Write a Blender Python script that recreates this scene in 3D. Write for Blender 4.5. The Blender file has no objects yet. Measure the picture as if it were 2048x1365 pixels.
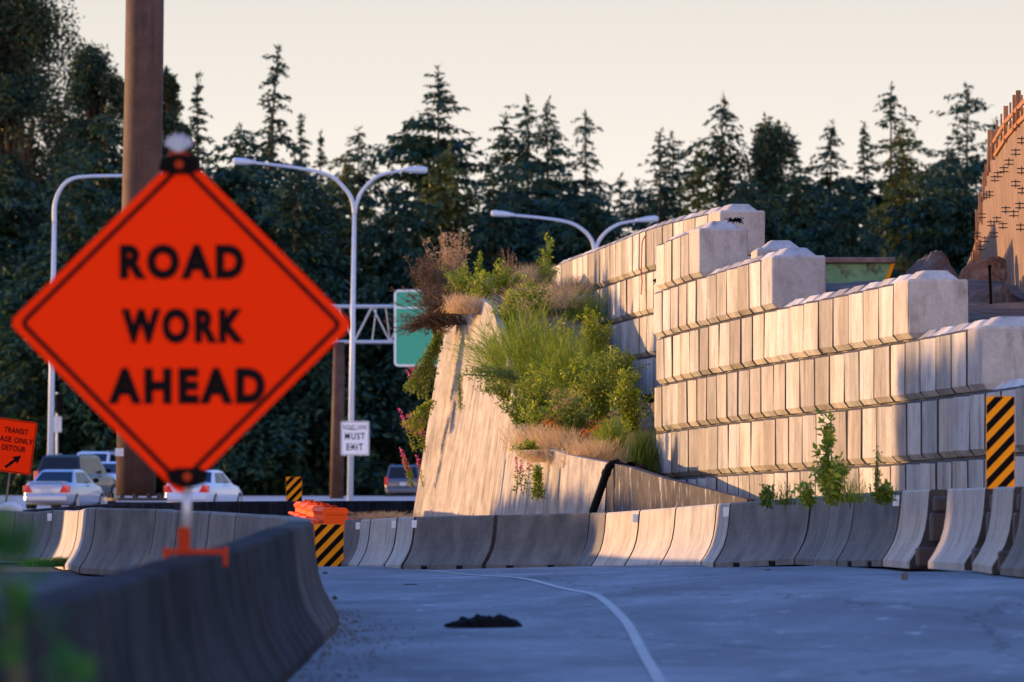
import bpy, math, random
import numpy as np
from mathutils import Vector, Matrix
R = math.radians
scene = bpy.context.scene
COL = scene.collection
# ---------------------------------------------------------------- camera
F, CX, HY, HC = 14222.0, 1024.0, 970.0, 1.2      # focal length in photo pixels, principal column, horizon row, eye height
cd = bpy.data.cameras.new('camera'); cam = bpy.data.objects.new('camera', cd); COL.objects.link(cam)
cam.location = (0, 0, HC); cam.rotation_euler = (R(90), 0, 0)
cd.sensor_width = 36; cd.lens = F / 2048 * 36; cd.shift_y = (HY - 682.5) / 2048
cd.clip_start = 0.5; cd.clip_end = 6000
cd.dof.use_dof = True; cd.dof.focus_distance = 98; cd.dof.aperture_fstop = 5.0
scene.camera = cam
# ---------------------------------------------------------------- sky and sun
SUN_AZ, SUN_EL = 25.0, 4.2                        # degrees beyond the left-hand side, degrees above the horizon
sdir = Vector((-math.cos(R(SUN_AZ)) * math.cos(R(SUN_EL)), math.sin(R(SUN_AZ)) * math.cos(R(SUN_EL)), math.sin(R(SUN_EL))))
w = bpy.data.worlds.new('World'); scene.world = w; w.use_nodes = True
nt = w.node_tree; bg = nt.nodes['Background']
sky = nt.nodes.new('ShaderNodeTexSky'); sky.sky_type = 'NISHITA'; sky.sun_disc = False
sky.sun_elevation = R(SUN_EL); sky.sun_rotation = math.atan2(sdir.x, sdir.y)
sky.dust_density = 1.0; sky.ozone_density = 3.0; sky.air_density = 1.0
# bright evening veil low over the horizon on the far side, a warm band behind the camera raised to light the sign, clear blue overhead
tc = nt.nodes.new('ShaderNodeTexCoord'); sep = nt.nodes.new('ShaderNodeSeparateXYZ')
nt.links.new(tc.outputs['Generated'], sep.inputs[0])
def sky_ramp(stops):
    r = nt.nodes.new('ShaderNodeValToRGB'); e = r.color_ramp.elements
    e[0].position = 0; e[0].color = (*stops[0][1], 1); e[1].position = 1; e[1].color = (*stops[-1][1], 1)
    for p, c in stops[1:-1]: q = e.new(p); q.color = (*c, 1)
    nt.links.new(sep.outputs['Z'], r.inputs[0]); return r
rf = sky_ramp([(0, (5.3, 4.7, 4.15)), (.03, (5.1, 4.6, 4.15)), (.07, (3.9, 3.65, 3.4)), (.16, (2.4, 2.8, 3.6)), (.4, (1.1, 2.5, 6.2)), (1, (.6, 2.2, 7.4))])
rb = sky_ramp([(0, (15.8, 11.4, 9.6)), (.15, (12.0, 9.2, 8.2)), (.4, (2.4, 3.0, 5.6)), (1, (.6, 2.2, 7.4))])
mr = nt.nodes.new('ShaderNodeMapRange'); mr.inputs[1].default_value = -.5; mr.inputs[2].default_value = .6; nt.links.new(sep.outputs['Y'], mr.inputs[0])
m0 = nt.nodes.new('ShaderNodeMix'); m0.data_type = 'RGBA'; nt.links.new(mr.outputs[0], m0.inputs[0]); nt.links.new(rb.outputs[0], m0.inputs[6]); nt.links.new(rf.outputs[0], m0.inputs[7])
mx = nt.nodes.new('ShaderNodeMix'); mx.data_type = 'RGBA'; mx.inputs[0].default_value = 0.9
nt.links.new(sky.outputs[0], mx.inputs[6]); nt.links.new(m0.outputs[2], mx.inputs[7])
nt.links.new(mx.outputs[2], bg.inputs[0]); bg.inputs[1].default_value = 0.11
sl = bpy.data.lights.new('sun', 'SUN'); so = bpy.data.objects.new('sun', sl); COL.objects.link(so)
sl.energy = 4.0; sl.angle = R(0.5); sl.color = (1.0, 0.58, 0.25)
so.rotation_euler = sdir.to_track_quat('Z', 'Y').to_euler()
scene.view_settings.view_transform = 'Standard'; scene.view_settings.look = 'None'
scene.view_settings.exposure = 1.05; scene.view_settings.gamma = 1.0
scene.cycles.max_bounces = 5; scene.cycles.transparent_max_bounces = 4
scene.cycles.use_denoising = True

# ---------------------------------------------------------------- helpers
def P(x, y, s):                                   # photo pixel and scale (pixels per metre) to a place
    return Vector(((x - CX) / s, F / s, HC - (y - HY) / s))
def XY(x, s):
    return Vector(((x - CX) / s, F / s))
rnd = random.Random(7)

def tag(o, label=None, cat=None, group=None, kind=None):
    if label: o['label'] = label
    if cat: o['category'] = cat
    if group: o['group'] = group
    if kind: o['kind'] = kind
    return o
def thing(name, label, cat, loc=(0, 0, 0), rz=0.0, group=None):
    o = bpy.data.objects.new(name, None); COL.objects.link(o); o.empty_display_size = 0.2
    o.location = loc; o.rotation_euler = (0, 0, rz)
    return tag(o, label, cat, group)
def world_mat(o):
    m = Matrix.Identity(4)
    while o is not None:
        m = (Matrix.Translation(o.location) @ o.rotation_euler.to_matrix().to_4x4()) @ m
        o = o.parent
    return m
def link_mesh(name, verts, faces, mat, parent=None, smooth=False):
    if parent is not None:
        inv = world_mat(parent).inverted(); off = Vector((0, 0, 0))
        A = np.array(inv.to_3x3()); t = np.array(inv.to_translation())
        v = np.asarray([tuple(q) for q in verts], dtype=float) @ A.T + t
        loc = (0, 0, 0)
    else:
        v = np.asarray([tuple(q) for q in verts], dtype=float)
        loc = ((v[:, 0].min() + v[:, 0].max()) / 2, (v[:, 1].min() + v[:, 1].max()) / 2, v[:, 2].min())
        v = v - np.array(loc)
    me = bpy.data.meshes.new(name); me.from_pydata(v.tolist(), [], faces); me.materials.append(mat)
    if smooth: me.polygons.foreach_set('use_smooth', [True] * len(me.polygons))
    me.update()
    o = bpy.data.objects.new(name, me); COL.objects.link(o); o.location = loc
    if parent is not None: o.parent = parent
    return o
class MB:
    def __init__(s): s.v = []; s.f = []
    def add(s, vs, fs):
        n = len(s.v); s.v += [Vector(q) for q in vs]; s.f += [tuple(i + n for i in f) for f in fs]; return s
    def box(s, c, d, rz=0.0, M=None, bev=0.0):
        x, y, z = d[0] / 2, d[1] / 2, d[2] / 2
        if bev > 0:
            b = min(bev, x * .9, y * .9, z * .9); pts = []
            for (sx, sy, sz) in [(i, j, k) for i in (-1, 1) for j in (-1, 1) for k in (-1, 1)]:
                pts += [(sx * (x - b), sy * (y - b), sz * z), (sx * (x - b), sy * y, sz * (z - b)), (sx * x, sy * (y - b), sz * (z - b))]
            import bmesh
            bm = bmesh.new(); vv = [bm.verts.new(p) for p in pts]
            bmesh.ops.convex_hull(bm, input=vv); bm.verts.index_update()
            vs = [q.co.copy() for q in bm.verts]; fs = [[q.index for q in f.verts] for f in bm.faces]; bm.free()
        else:
            vs = [(-x, -y, -z), (x, -y, -z), (x, y, -z), (-x, y, -z), (-x, -y, z), (x, -y, z), (x, y, z), (-x, y, z)]
            fs = [(0, 3, 2, 1), (4, 5, 6, 7), (0, 1, 5, 4), (1, 2, 6, 5), (2, 3, 7, 6), (3, 0, 4, 7)]
        T = Matrix.Translation(Vector(c)) @ (M.to_4x4() if M is not None else Matrix.Rotation(rz, 4, 'Z'))
        return s.add([T @ Vector(q) for q in vs], fs)
    def tube(s, pts, rad, n=8, cap=True):
        pts = [Vector(p) for p in pts]
        if not isinstance(rad, (list, tuple)): rad = [rad] * len(pts)
        rings = []; prev = None
        for i, p in enumerate(pts):
            d = (pts[min(i + 1, len(pts) - 1)] - pts[max(i - 1, 0)]).normalized()
            if prev is None:
                a = Vector((0, 0, 1)) if abs(d.z) < .9 else Vector((1, 0, 0))
                u = d.cross(a).normalized()
            else:
                u = (prev - d * prev.dot(d)).normalized()
            prev = u; vv = d.cross(u)
            rings.append([p + (u * math.cos(2 * math.pi * k / n) + vv * math.sin(2 * math.pi * k / n)) * rad[i] for k in range(n)])
        vs = [q for r in rings for q in r]; fs = []
        for i in range(len(pts) - 1):
            for k in range(n):
                a = i * n + k; b = i * n + (k + 1) % n
                fs.append((a, b, b + n, a + n))
        if cap:
            fs.append(tuple(range(n))[::-1]); m = (len(pts) - 1) * n; fs.append(tuple(range(m, m + n)))
        return s.add(vs, fs)
    def prism(s, poly, d):                        # polygon of 3-D points extruded by vector d
        n = len(poly); d = Vector(d); a = [Vector(p) for p in poly]
        return s.add(a + [p + d for p in a], [tuple(range(n))[::-1], tuple(range(n, 2 * n))] + [(i, (i + 1) % n, (i + 1) % n + n, i + n) for i in range(n)])
    def loft(s, rings, cap=True):
        n = len(rings[0]); vs = [q for r in rings for q in r]; fs = []
        for i in range(len(rings) - 1):
            for k in range(n):
                a = i * n + k; b = i * n + (k + 1) % n; fs.append((a, b, b + n, a + n))
        if cap: fs.append(tuple(range(n))[::-1]); m = (len(rings) - 1) * n; fs.append(tuple(range(m, m + n)))
        return s.add(vs, fs)
    def ball(s, c, r, nu=12, nv=8):
        rx, ry, rz = r if isinstance(r, (tuple, list)) else (r, r, r); c = Vector(c); vs = [c + Vector((0, 0, -rz))]
        for j in range(1, nv):
            t = -math.pi / 2 + math.pi * j / nv
            vs += [c + Vector((rx * math.cos(t) * math.cos(2 * math.pi * k / nu), ry * math.cos(t) * math.sin(2 * math.pi * k / nu), rz * math.sin(t))) for k in range(nu)]
        vs.append(c + Vector((0, 0, rz))); fs = []
        for k in range(nu): fs.append((0, 1 + (k + 1) % nu, 1 + k))
        for j in range(nv - 2):
            for k in range(nu):
                a = 1 + j * nu + k; b = 1 + j * nu + (k + 1) % nu; fs.append((a, b, b + nu, a + nu))
        m = 1 + (nv - 2) * nu
        for k in range(nu): fs.append((m + k, m + (k + 1) % nu, len(vs) - 1))
        return s.add(vs, fs)
    def build(s, name, mat, parent=None, smooth=False):
        return link_mesh(name, s.v, s.f, mat, parent, smooth)

# ---------------------------------------------------------------- materials
def new_mat(name):
    m = bpy.data.materials.new(name); m.use_nodes = True; return m, m.node_tree, m.node_tree.nodes['Principled BSDF']
def ramp_node(nt, stops):
    r = nt.nodes.new('ShaderNodeValToRGB'); e = r.color_ramp.elements
    e[0].position = stops[0][0]; e[0].color = (*stops[0][1], 1); e[1].position = stops[-1][0]; e[1].color = (*stops[-1][1], 1)
    for p, c in stops[1:-1]: q = e.new(p); q.color = (*c, 1)
    return r
def noise(nt, vec, scale, detail=5, rough=.6, dist=0):
    n = nt.nodes.new('ShaderNodeTexNoise'); n.inputs['Scale'].default_value = scale; n.inputs['Detail'].default_value = detail
    n.inputs['Roughness'].default_value = rough; n.inputs['Distortion'].default_value = dist
    if vec: nt.links.new(vec, n.inputs['Vector'])
    return n
def obj_coords(nt, scale=(1, 1, 1), world=False):
    tc = nt.nodes.new('ShaderNodeTexCoord'); oi = nt.nodes.new('ShaderNodeObjectInfo')
    mp = nt.nodes.new('ShaderNodeMapping'); mp.inputs['Scale'].default_value = scale
    if world:
        g = nt.nodes.new('ShaderNodeNewGeometry'); nt.links.new(g.outputs['Position'], mp.inputs['Vector'])
    else:
        nt.links.new(tc.outputs['Object'], mp.inputs['Vector'])
        mu = nt.nodes.new('ShaderNodeMath'); mu.operation = 'MULTIPLY'; mu.inputs[1].default_value = 37.0
        nt.links.new(oi.outputs['Random'], mu.inputs[0]); nt.links.new(mu.outputs[0], mp.inputs['Location'])
    return mp.outputs['Vector'], oi
def mixc(nt, a, b, fac, mode='MIX'):
    m = nt.nodes.new('ShaderNodeMix'); m.data_type = 'RGBA'; m.blend_type = mode
    for sock, val in ((m.inputs[6], a), (m.inputs[7], b), (m.inputs[0], fac)):
        if isinstance(val, (tuple, list)): sock.default_value = (*val, 1)
        elif isinstance(val, (int, float)): sock.default_value = val
        else: nt.links.new(val, sock)
    return m.outputs[2]
def bump(nt, b, height, strength=.3, dist=.02):
    n = nt.nodes.new('ShaderNodeBump'); n.inputs['Strength'].default_value = strength; n.inputs['Distance'].default_value = dist
    nt.links.new(height, n.inputs['Height']); nt.links.new(n.outputs[0], b.inputs['Normal'])
def concrete(name, c0, c1, stain=(.1, .09, .08), stain_at=(.55, .75), streak=(3, 3, .35), var=.35, rough=.85, world=False, fine=14, bstr=.35):
    m, nt, b = new_mat(name)
    v, oi = obj_coords(nt, (1, 1, 1), world); vs, _ = obj_coords(nt, streak, world)
    n1 = noise(nt, v, 1.8, 6, .65); base = ramp_node(nt, [(.3, c0), (.7, c1)]); nt.links.new(n1.outputs[0], base.inputs[0])
    n2 = noise(nt, vs, 2.6, 5, .6, .3); st = ramp_node(nt, [(stain_at[0], (0, 0, 0)), (stain_at[1], (1, 1, 1))]); nt.links.new(n2.outputs[0], st.inputs[0])
    n5 = noise(nt, v, 2.3, 5, .6); br = ramp_node(nt, [(.36, (.12, .12, .12)), (.62, (1, 1, 1))]); nt.links.new(n5.outputs[0], br.inputs[0])
    c = mixc(nt, base.outputs[0], stain, mixc(nt, st.outputs[0], br.outputs[0], 1.0, 'MULTIPLY'))
    n3 = noise(nt, v, fine, 8, .75)
    c = mixc(nt, c, n3.outputs[0], .35, 'OVERLAY')
    if var:
        mr = nt.nodes.new('ShaderNodeMapRange'); mr.inputs[3].default_value = 1 - var; mr.inputs[4].default_value = 1 + var * .35
        nt.links.new(oi.outputs['Random'], mr.inputs[0])
        c = mixc(nt, c, mr.outputs[0], 1.0, 'MULTIPLY')
        fr_ = nt.nodes.new('ShaderNodeMath'); fr_.operation = 'MULTIPLY'; fr_.inputs[1].default_value = 17.3; nt.links.new(oi.outputs['Random'], fr_.inputs[0])
        f2 = nt.nodes.new('ShaderNodeMath'); f2.operation = 'FRACT'; nt.links.new(fr_.outputs[0], f2.inputs[0])
        c = mixc(nt, c, mixc(nt, (1.0, .94, .86), (.96, .99, 1.0), f2.outputs[0]), 1.0, 'MULTIPLY')
    nt.links.new(c, b.inputs['Base Color']); b.inputs['Roughness'].default_value = rough; b.inputs['Specular IOR Level'].default_value = .03 if 'grimy' in name else .15
    bump(nt, b, n3.outputs[0], bstr, .012)
    return m
def plain(name, col, rough=.5, metal=0, var=.25, scale=6, spec=.5, coat=0, bstr=0):
    m, nt, b = new_mat(name); v, oi = obj_coords(nt)
    n = noise(nt, v, scale, 5, .65); r = ramp_node(nt, [(.3, tuple(c * (1 - var) for c in col)), (.7, col)])
    nt.links.new(n.outputs[0], r.inputs[0]); nt.links.new(r.outputs[0], b.inputs['Base Color'])
    b.inputs['Roughness'].default_value = rough; b.inputs['Metallic'].default_value = metal; b.inputs['Specular IOR Level'].default_value = spec
    b.inputs['Coat Weight'].default_value = coat
    if bstr: bump(nt, b, n.outputs[0], bstr, .02)
    return m
def foliage(name, cols, rough=.6, trans=.25, clump=.25):
    m, nt, b = new_mat(name)
    g = nt.nodes.new('ShaderNodeNewGeometry'); n = noise(nt, g.outputs['Position'], clump, 3, .5)
    ad = nt.nodes.new('ShaderNodeMath'); ad.operation = 'MULTIPLY_ADD'; ad.inputs[1].default_value = .55
    nt.links.new(g.outputs['Random Per Island'], ad.inputs[0])
    mu = nt.nodes.new('ShaderNodeMath'); mu.operation = 'MULTIPLY'; mu.inputs[1].default_value = .5; nt.links.new(n.outputs[0], mu.inputs[0]); nt.links.new(mu.outputs[0], ad.inputs[2])
    r = ramp_node(nt, [(i / (len(cols) - 1), c) for i, c in enumerate(cols)]); nt.links.new(ad.outputs[0], r.inputs[0])
    nt.links.new(r.outputs[0], b.inputs['Base Color']); b.inputs['Roughness'].default_value = rough; b.inputs['Specular IOR Level'].default_value = .2
    if trans:
        t = nt.nodes.new('ShaderNodeBsdfTranslucent'); nt.links.new(r.outputs[0], t.inputs[0])
        ms = nt.nodes.new('ShaderNodeMixShader'); ms.inputs[0].default_value = trans
        out = [q for q in nt.nodes if q.type == 'OUTPUT_MATERIAL'][0]
        nt.links.new(b.outputs[0], ms.inputs[1]); nt.links.new(t.outputs[0], ms.inputs[2]); nt.links.new(ms.outputs[0], out.inputs[0])
    return m
M = {}
def two_tone(m):                                    # each cast block shows two form panels of slightly different tone
    nt = m.node_tree; b = nt.nodes['Principled BSDF']; src = b.inputs['Base Color'].links[0].from_socket
    tc = nt.nodes.new('ShaderNodeTexCoord'); sp = nt.nodes.new('ShaderNodeSeparateXYZ'); nt.links.new(tc.outputs['Object'], sp.inputs[0]); oi = nt.nodes.new('ShaderNodeObjectInfo')
    mr = nt.nodes.new('ShaderNodeMapRange'); mr.inputs[3].default_value = -.5; mr.inputs[4].default_value = .5; nt.links.new(oi.outputs['Random'], mr.inputs[0])
    sb = nt.nodes.new('ShaderNodeMath'); sb.operation = 'GREATER_THAN'; nt.links.new(sp.outputs[0], sb.inputs[0]); nt.links.new(mr.outputs[0], sb.inputs[1])
    nt.links.new(mixc(nt, src, mixc(nt, (1, 1, 1), (.83, .82, .80), sb.outputs[0]), 1.0, 'MULTIPLY'), b.inputs['Base Color']); return m
M['block'] = concrete('block_concrete', (.40, .375, .335), (.57, .545, .50), (.11, .085, .065), (.50, .80), (3, 3, .45), .34, fine=12)
two_tone(M['block'])
M['grime_shade'] = plain('joint_grime_shade', (.05, .042, .038), .9, var=.4)  # joint dirt and the shade of gaps in one dark colour
M['block_end'] = concrete('block_end_concrete', (.34, .325, .30), (.48, .46, .43), (.12, .10, .085), (.50, .80), (2.2, 2.2, .5), .2, fine=20)
M['block_old'] = concrete('old_block_concrete', (.40, .38, .35), (.58, .55, .51), (.17, .14, .12), (.50, .75), (5, 5, .5), .3)
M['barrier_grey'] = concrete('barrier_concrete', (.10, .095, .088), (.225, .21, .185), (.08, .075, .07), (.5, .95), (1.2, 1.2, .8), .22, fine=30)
M['barrier_half_dark'] = concrete('half_dark_grimy_barrier_concrete', (.04, .043, .048), (.095, .10, .105), (.02, .02, .022), (.45, .7), (1.2, 1.2, .6), .15)  # mid tone easing from grey to the shade-darkened near barriers
M['barrier_pale_sunlit'] = concrete('pale_sunlit_barrier_concrete', (.36, .325, .28), (.52, .475, .41), (.13, .115, .095), (.46, .78), (1.4, 1.4, .6), .12, fine=30)  # pale tone with sunlight on the lit segments put into it
M['barrier_dirty_shaded'] = concrete('grimy_shaded_barrier_concrete', (.008, .012, .017), (.045, .052, .062), (.003, .004, .006), (.45, .7), (1.5, 1.5, .5), .15)  # grime plus the shade on near and median barriers, darkened into colour
M['retaining'] = concrete('weathered_retaining_concrete', (.25, .22, .18), (.50, .45, .37), (.11, .09, .07), (.45, .72), (1.1, 1.1, .12), .0, fine=7)
M['wing'] = concrete('shaded_stained_wing_wall_concrete', (.045, .04, .04), (.10, .09, .08), (.42, .40, .38), (.55, .68), (2.2, 2.2, .7), .0)  # dark base carries the wall's shade; the white drips are stains
M['form'] = concrete('raw_brown_concrete', (.17, .11, .075), (.27, .18, .125), (.09, .06, .045), (.46, .72), (1.6, 1.6, .2), .0)
M['orange'] = plain('orange_sheeting', (1.0, .035, .002), .8, var=.02, spec=.05)
M['orange_dim'] = plain('orange_edge', (.42, .04, .008), .7, var=.2, spec=.1)
M['orange_plastic'] = plain('orange_plastic', (1.0, .10, .008), .6, var=.12, spec=.15)
M['black'] = plain('black_vinyl', (.008, .006, .006), .8, var=.2, spec=.05)
M['black_rubber'] = plain('black_rubber', (.007, .007, .008), .9, var=.4, bstr=.5, spec=.1)
M['yellow'] = plain('amber_sheeting', (1.0, .33, .008), .7, var=.1, spec=.1)
M['white'] = plain('white_sheeting', (.78, .78, .78), .4, var=.12)
M['galv'] = plain('galvanised_steel', (.52, .54, .56), .45, .35, var=.2)
M['lamp'] = plain('pale_lamp_paint', (.46, .52, .58), .45, var=.12)
M['rust'] = concrete('rusty_pole_steel', (.06, .032, .024), (.105, .06, .042), (.03, .02, .018), (.5, .75), (3, 3, .15), 0, .7)
M['green_sign'] = plain('green_sheeting', (.0, .34, .20), .35, var=.06)
M['dumpster'] = concrete('rusty_green_paint', (.16, .30, .13), (.28, .44, .20), (.10, .04, .02), (.50, .58), (2, 2, 1.2), 0, .5)
M['rust_rim'] = plain('rusty_rim', (.28, .16, .11), .7, var=.5)
M['wood'] = concrete('formwork_wood', (.30, .13, .06), (.46, .23, .11), (.12, .06, .03), (.5, .8), (2, 2, .3), .2)
M['orange_rail'] = plain('orange_rail_wood', (.50, .22, .09), .7, var=.3)
M['steel_dark'] = plain('dark_bracket_steel', (.05, .035, .028), .7)
M['bark'] = concrete('bark', (.05, .035, .025), (.10, .07, .05), (.02, .015, .01), (.5, .8), (4, 4, .5), .2)
M['stem'] = plain('weed_stem', (.12, .13, .04), .7)
M['drystem'] = plain('dry_stem', (.30, .19, .11), .8)
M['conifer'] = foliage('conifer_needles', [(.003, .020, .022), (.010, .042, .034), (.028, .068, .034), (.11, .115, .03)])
M['conifer_b'] = foliage('sunny_conifer_needles', [(.010, .032, .020), (.035, .065, .02), (.11, .125, .025), (.26, .21, .04)])  # sunlit look of some crowns put into a lighter needle colour
M['broadleaf'] = foliage('broadleaf_crown', [(.004, .022, .022), (.012, .044, .032), (.04, .07, .03), (.26, .15, .03)])
M['leaf'] = foliage('weed_leaves', [(.05, .10, .010), (.16, .25, .018), (.36, .40, .03), (.60, .50, .09)], .45, .42, 2)
M['leaf_dark'] = foliage('bramble_leaves', [(.03, .07, .010), (.09, .16, .02), (.20, .27, .03), (.36, .32, .05)], .45, .38, 2)
M['broom'] = foliage('broom_stems', [(.04, .09, .010), (.12, .21, .02), (.28, .34, .03), (.40, .36, .05)], .6, .35, 2)
M['drygrass'] = foliage('dry_grass', [(.46, .26, .12), (.62, .40, .18), (.72, .52, .26), (.72, .6, .36)], .7, .3, 2)
M['brownbush'] = foliage('withered_twigs', [(.07, .04, .03), (.15, .085, .055), (.24, .14, .07), (.18, .18, .05)], .7, .15, 2)
M['redleaf'] = foliage('red_leaves', [(.55, .05, .02), (.8, .08, .02), (.8, .2, .03), (.6, .35, .05)], .5, .3, 3)
M['pink'] = foliage('pink_petals', [(.6, .06, .16), (.75, .12, .22), (.7, .1, .3), (.5, .1, .4)], .5, .4, 3)
M['grass'] = foliage('green_grass', [(.03, .07, .01), (.06, .12, .015), (.1, .16, .02), (.2, .2, .05)], .6, .3, 3)
M['shadegreen'] = foliage('shaded_weed_leaves', [(.01, .06, .01), (.02, .12, .02), (.03, .16, .02), (.1, .2, .03)], .5, .3, 3)
M['glass'] = plain('dark_car_glass', (.008, .009, .012), .15, var=.1, spec=.3)
M['tyre'] = plain('tyre_rubber', (.015, .015, .016), .8)
M['rim'] = plain('wheel_rim', (.4, .41, .43), .3, .8)
M['red_lens'] = plain('red_tail_light', (.75, .02, .01), .15, coat=.6)
M['silver'] = plain('silver_car_paint', (.34, .38, .44), .28, .4, .05, coat=.6)
M['whitecar'] = plain('white_car_paint', (.50, .55, .64), .28, .0, .04, coat=.6)
M['darkcar'] = plain('dark_car_paint', (.012, .014, .017), .3, .2, .05, coat=.3)
M['greycar'] = plain('grey_van_paint', (.07, .08, .11), .25, .3, .05, coat=.6)
M['sandbag'] = plain('white_bag_cloth', (.75, .77, .82), .8, bstr=.4)
M['plate'] = plain('licence_plate', (.5, .52, .6), .4)
def soil(name, c0, c1, c2, sc=1.5, world=True):
    m, nt, b = new_mat(name); v, _ = obj_coords(nt, (1, 1, 1), world)
    n = noise(nt, v, sc, 9, .7); r = ramp_node(nt, [(.3, c0), (.5, c1), (.72, c2)]); nt.links.new(n.outputs[0], r.inputs[0])
    nt.links.new(r.outputs[0], b.inputs['Base Color']); b.inputs['Roughness'].default_value = .95; b.inputs['Specular IOR Level'].default_value = .1
    n2 = noise(nt, v, sc * 9, 6, .7); bump(nt, b, n2.outputs[0], .8, .06); return m
M['soil'] = soil('soil', (.06, .05, .042), (.12, .10, .085), (.21, .18, .15))
M['soil_red'] = soil('red_soil', (.12, .06, .035), (.25, .13, .075), (.33, .2, .12), 3)
M['gravel'] = soil('gravel_ground', (.05, .05, .05), (.10, .10, .10), (.2, .19, .18), 4)
M['hillsoil'] = soil('dry_slope', (.10, .07, .035), (.20, .15, .07), (.30, .21, .12), 2.5)
M['farhill'] = soil('shaded_hill', (.006, .014, .012), (.012, .026, .018), (.03, .04, .02), .15)
# road surface: worn grey pavement
def road_mat():
    m, nt, b = new_mat('worn_pavement'); v, _ = obj_coords(nt, (1, .35, 1), True)
    n = noise(nt, v, .55, 7, .65, .4); r = ramp_node(nt, [(.30, (.060, .064, .072)), (.5, (.125, .132, .142)), (.68, (.21, .215, .225))]); nt.links.new(n.outputs[0], r.inputs[0])
    n2 = noise(nt, v, 3.5, 6, .75); sp = ramp_node(nt, [(.58, (0, 0, 0)), (.70, (1, 1, 1))]); nt.links.new(n2.outputs[0], sp.inputs[0])
    c = mixc(nt, r.outputs[0], (.45, .45, .45), mixc(nt, (0, 0, 0), sp.outputs[0], .6))
    n4 = noise(nt, v, 1.7, 5, .6, 1.0); dk = ramp_node(nt, [(.6, (0, 0, 0)), (.7, (1, 1, 1))]); nt.links.new(n4.outputs[0], dk.inputs[0])
    c = mixc(nt, c, (.07, .07, .075), mixc(nt, (0, 0, 0), dk.outputs[0], .55))
    vo = nt.nodes.new('ShaderNodeTexVoronoi'); vo.feature = 'DISTANCE_TO_EDGE'; vo.inputs['Scale'].default_value = .22
    wv = nt.nodes.new('ShaderNodeVectorMath'); wv.operation = 'ADD'; nt.links.new(v, wv.inputs[0]); nw = noise(nt, v, 1.2, 4, .6); nt.links.new(nw.outputs[1], wv.inputs[1]); nt.links.new(wv.outputs[0], vo.inputs['Vector'])
    ck = ramp_node(nt, [(0.0, (1, 1, 1)), (.006, (0, 0, 0))]); nt.links.new(vo.outputs[0], ck.inputs[0]); c = mixc(nt, c, (.02, .02, .022), mixc(nt, (0, 0, 0), ck.outputs[0], .75))
    n3 = noise(nt, v, 60, 4, .8); c = mixc(nt, c, n3.outputs[0], .3, 'OVERLAY')
    nt.links.new(c, b.inputs['Base Color']); b.inputs['Roughness'].default_value = .75; b.inputs['Specular IOR Level'].default_value = .3
    bump(nt, b, n3.outputs[0], .4, .01); return m
M['road'] = road_mat()
M['highway'] = concrete('highway_pavement', (.28, .28, .28), (.36, .36, .36), (.2, .2, .2), (.5, .8), (.3, .05, 1), 0, .8, True, 3)
def line_mat():
    m, nt, b = new_mat('worn_white_line'); v, _ = obj_coords(nt, (1, 1, 1), True)
    n = noise(nt, v, 6, 6, .8); r = ramp_node(nt, [(.35, (.20, .20, .2)), (.66, (.40, .38, .34))]); nt.links.new(n.outputs[0], r.inputs[0])
    nt.links.new(r.outputs[0], b.inputs['Base Color']); b.inputs['Roughness'].default_value = .7; return m
M['line'] = line_mat()

# ---------------------------------------------------------------- ground
CTRL = [(0, 5, 0), (-3, 10, 0), (3, 10, 0), (-2, 25, .0), (3, 25, .03), (-1.6, 36, .03), (3, 45, .05), (-2, 58, .1), (-2.3, 68, .1), (5.5, 60, .38), (4.33, 66, .36),
        (3.9, 77, .30), (2.6, 87, .18), (1.25, 101, 0), (-1.47, 107.7, -.09), (-2.8, 121, -.2), (-3.9, 82, .1), (-5.2, 88, .1), (-6.6, 104, .015), (-8.3, 120, -.05),
        (-10, 140, .0), (-3, 140, -.1), (6, 100, .25), (6, 130, .3), (12, 90, .3), (-12, 90, .1), (-12, 40, .0), (12, 40, .1)]
CT = np.array(CTRL, dtype=float)
def ground_z(x, y):
    d2 = ((CT[:, 0] - x) * 2.2) ** 2 + (CT[:, 1] - y) ** 2 + 4
    ww = 1 / d2 ** 1.8; zn = float((ww * CT[:, 2]).sum() / ww.sum())
    zf = .34 + (max(y, 150) - 245) * .0019 + max(0, y - 420) * .02
    zf = min(zf, 14)
    t = min(1, max(0, (y - 130) / 40)); t = t * t * (3 - 2 * t)
    return zn * (1 - t) + zf * t
def grid_sheet(name, xs, ys, zf, mat, **kw):
    vs = [(x, y, zf(x, y)) for y in ys for x in xs]; nx = len(xs); fs = []
    for j in range(len(ys) - 1):
        for i in range(nx - 1):
            a = j * nx + i; fs.append((a, a + 1, a + 1 + nx, a + nx))
    o = link_mesh(name, vs, fs, mat, None, True); tag(o, **kw); return o
xs = sorted(set([-2500, -1200, -600, -300, -150, -80, -50, -35] + [x * .8 for x in range(-32, 33)] + [35, 50, 80, 150, 300, 600, 1200, 2500]))
ys = [-200, -60, -20, -5] + [y * 2.0 for y in range(0, 90)] + [190, 205, 225, 250, 280, 320, 360, 400, 440, 500, 600, 800, 1100, 1600, 2500, 4500]
grid_sheet('ground', xs, ys, lambda x, y: ground_z(x, y) - .03, M['gravel'], kind='structure')
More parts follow.
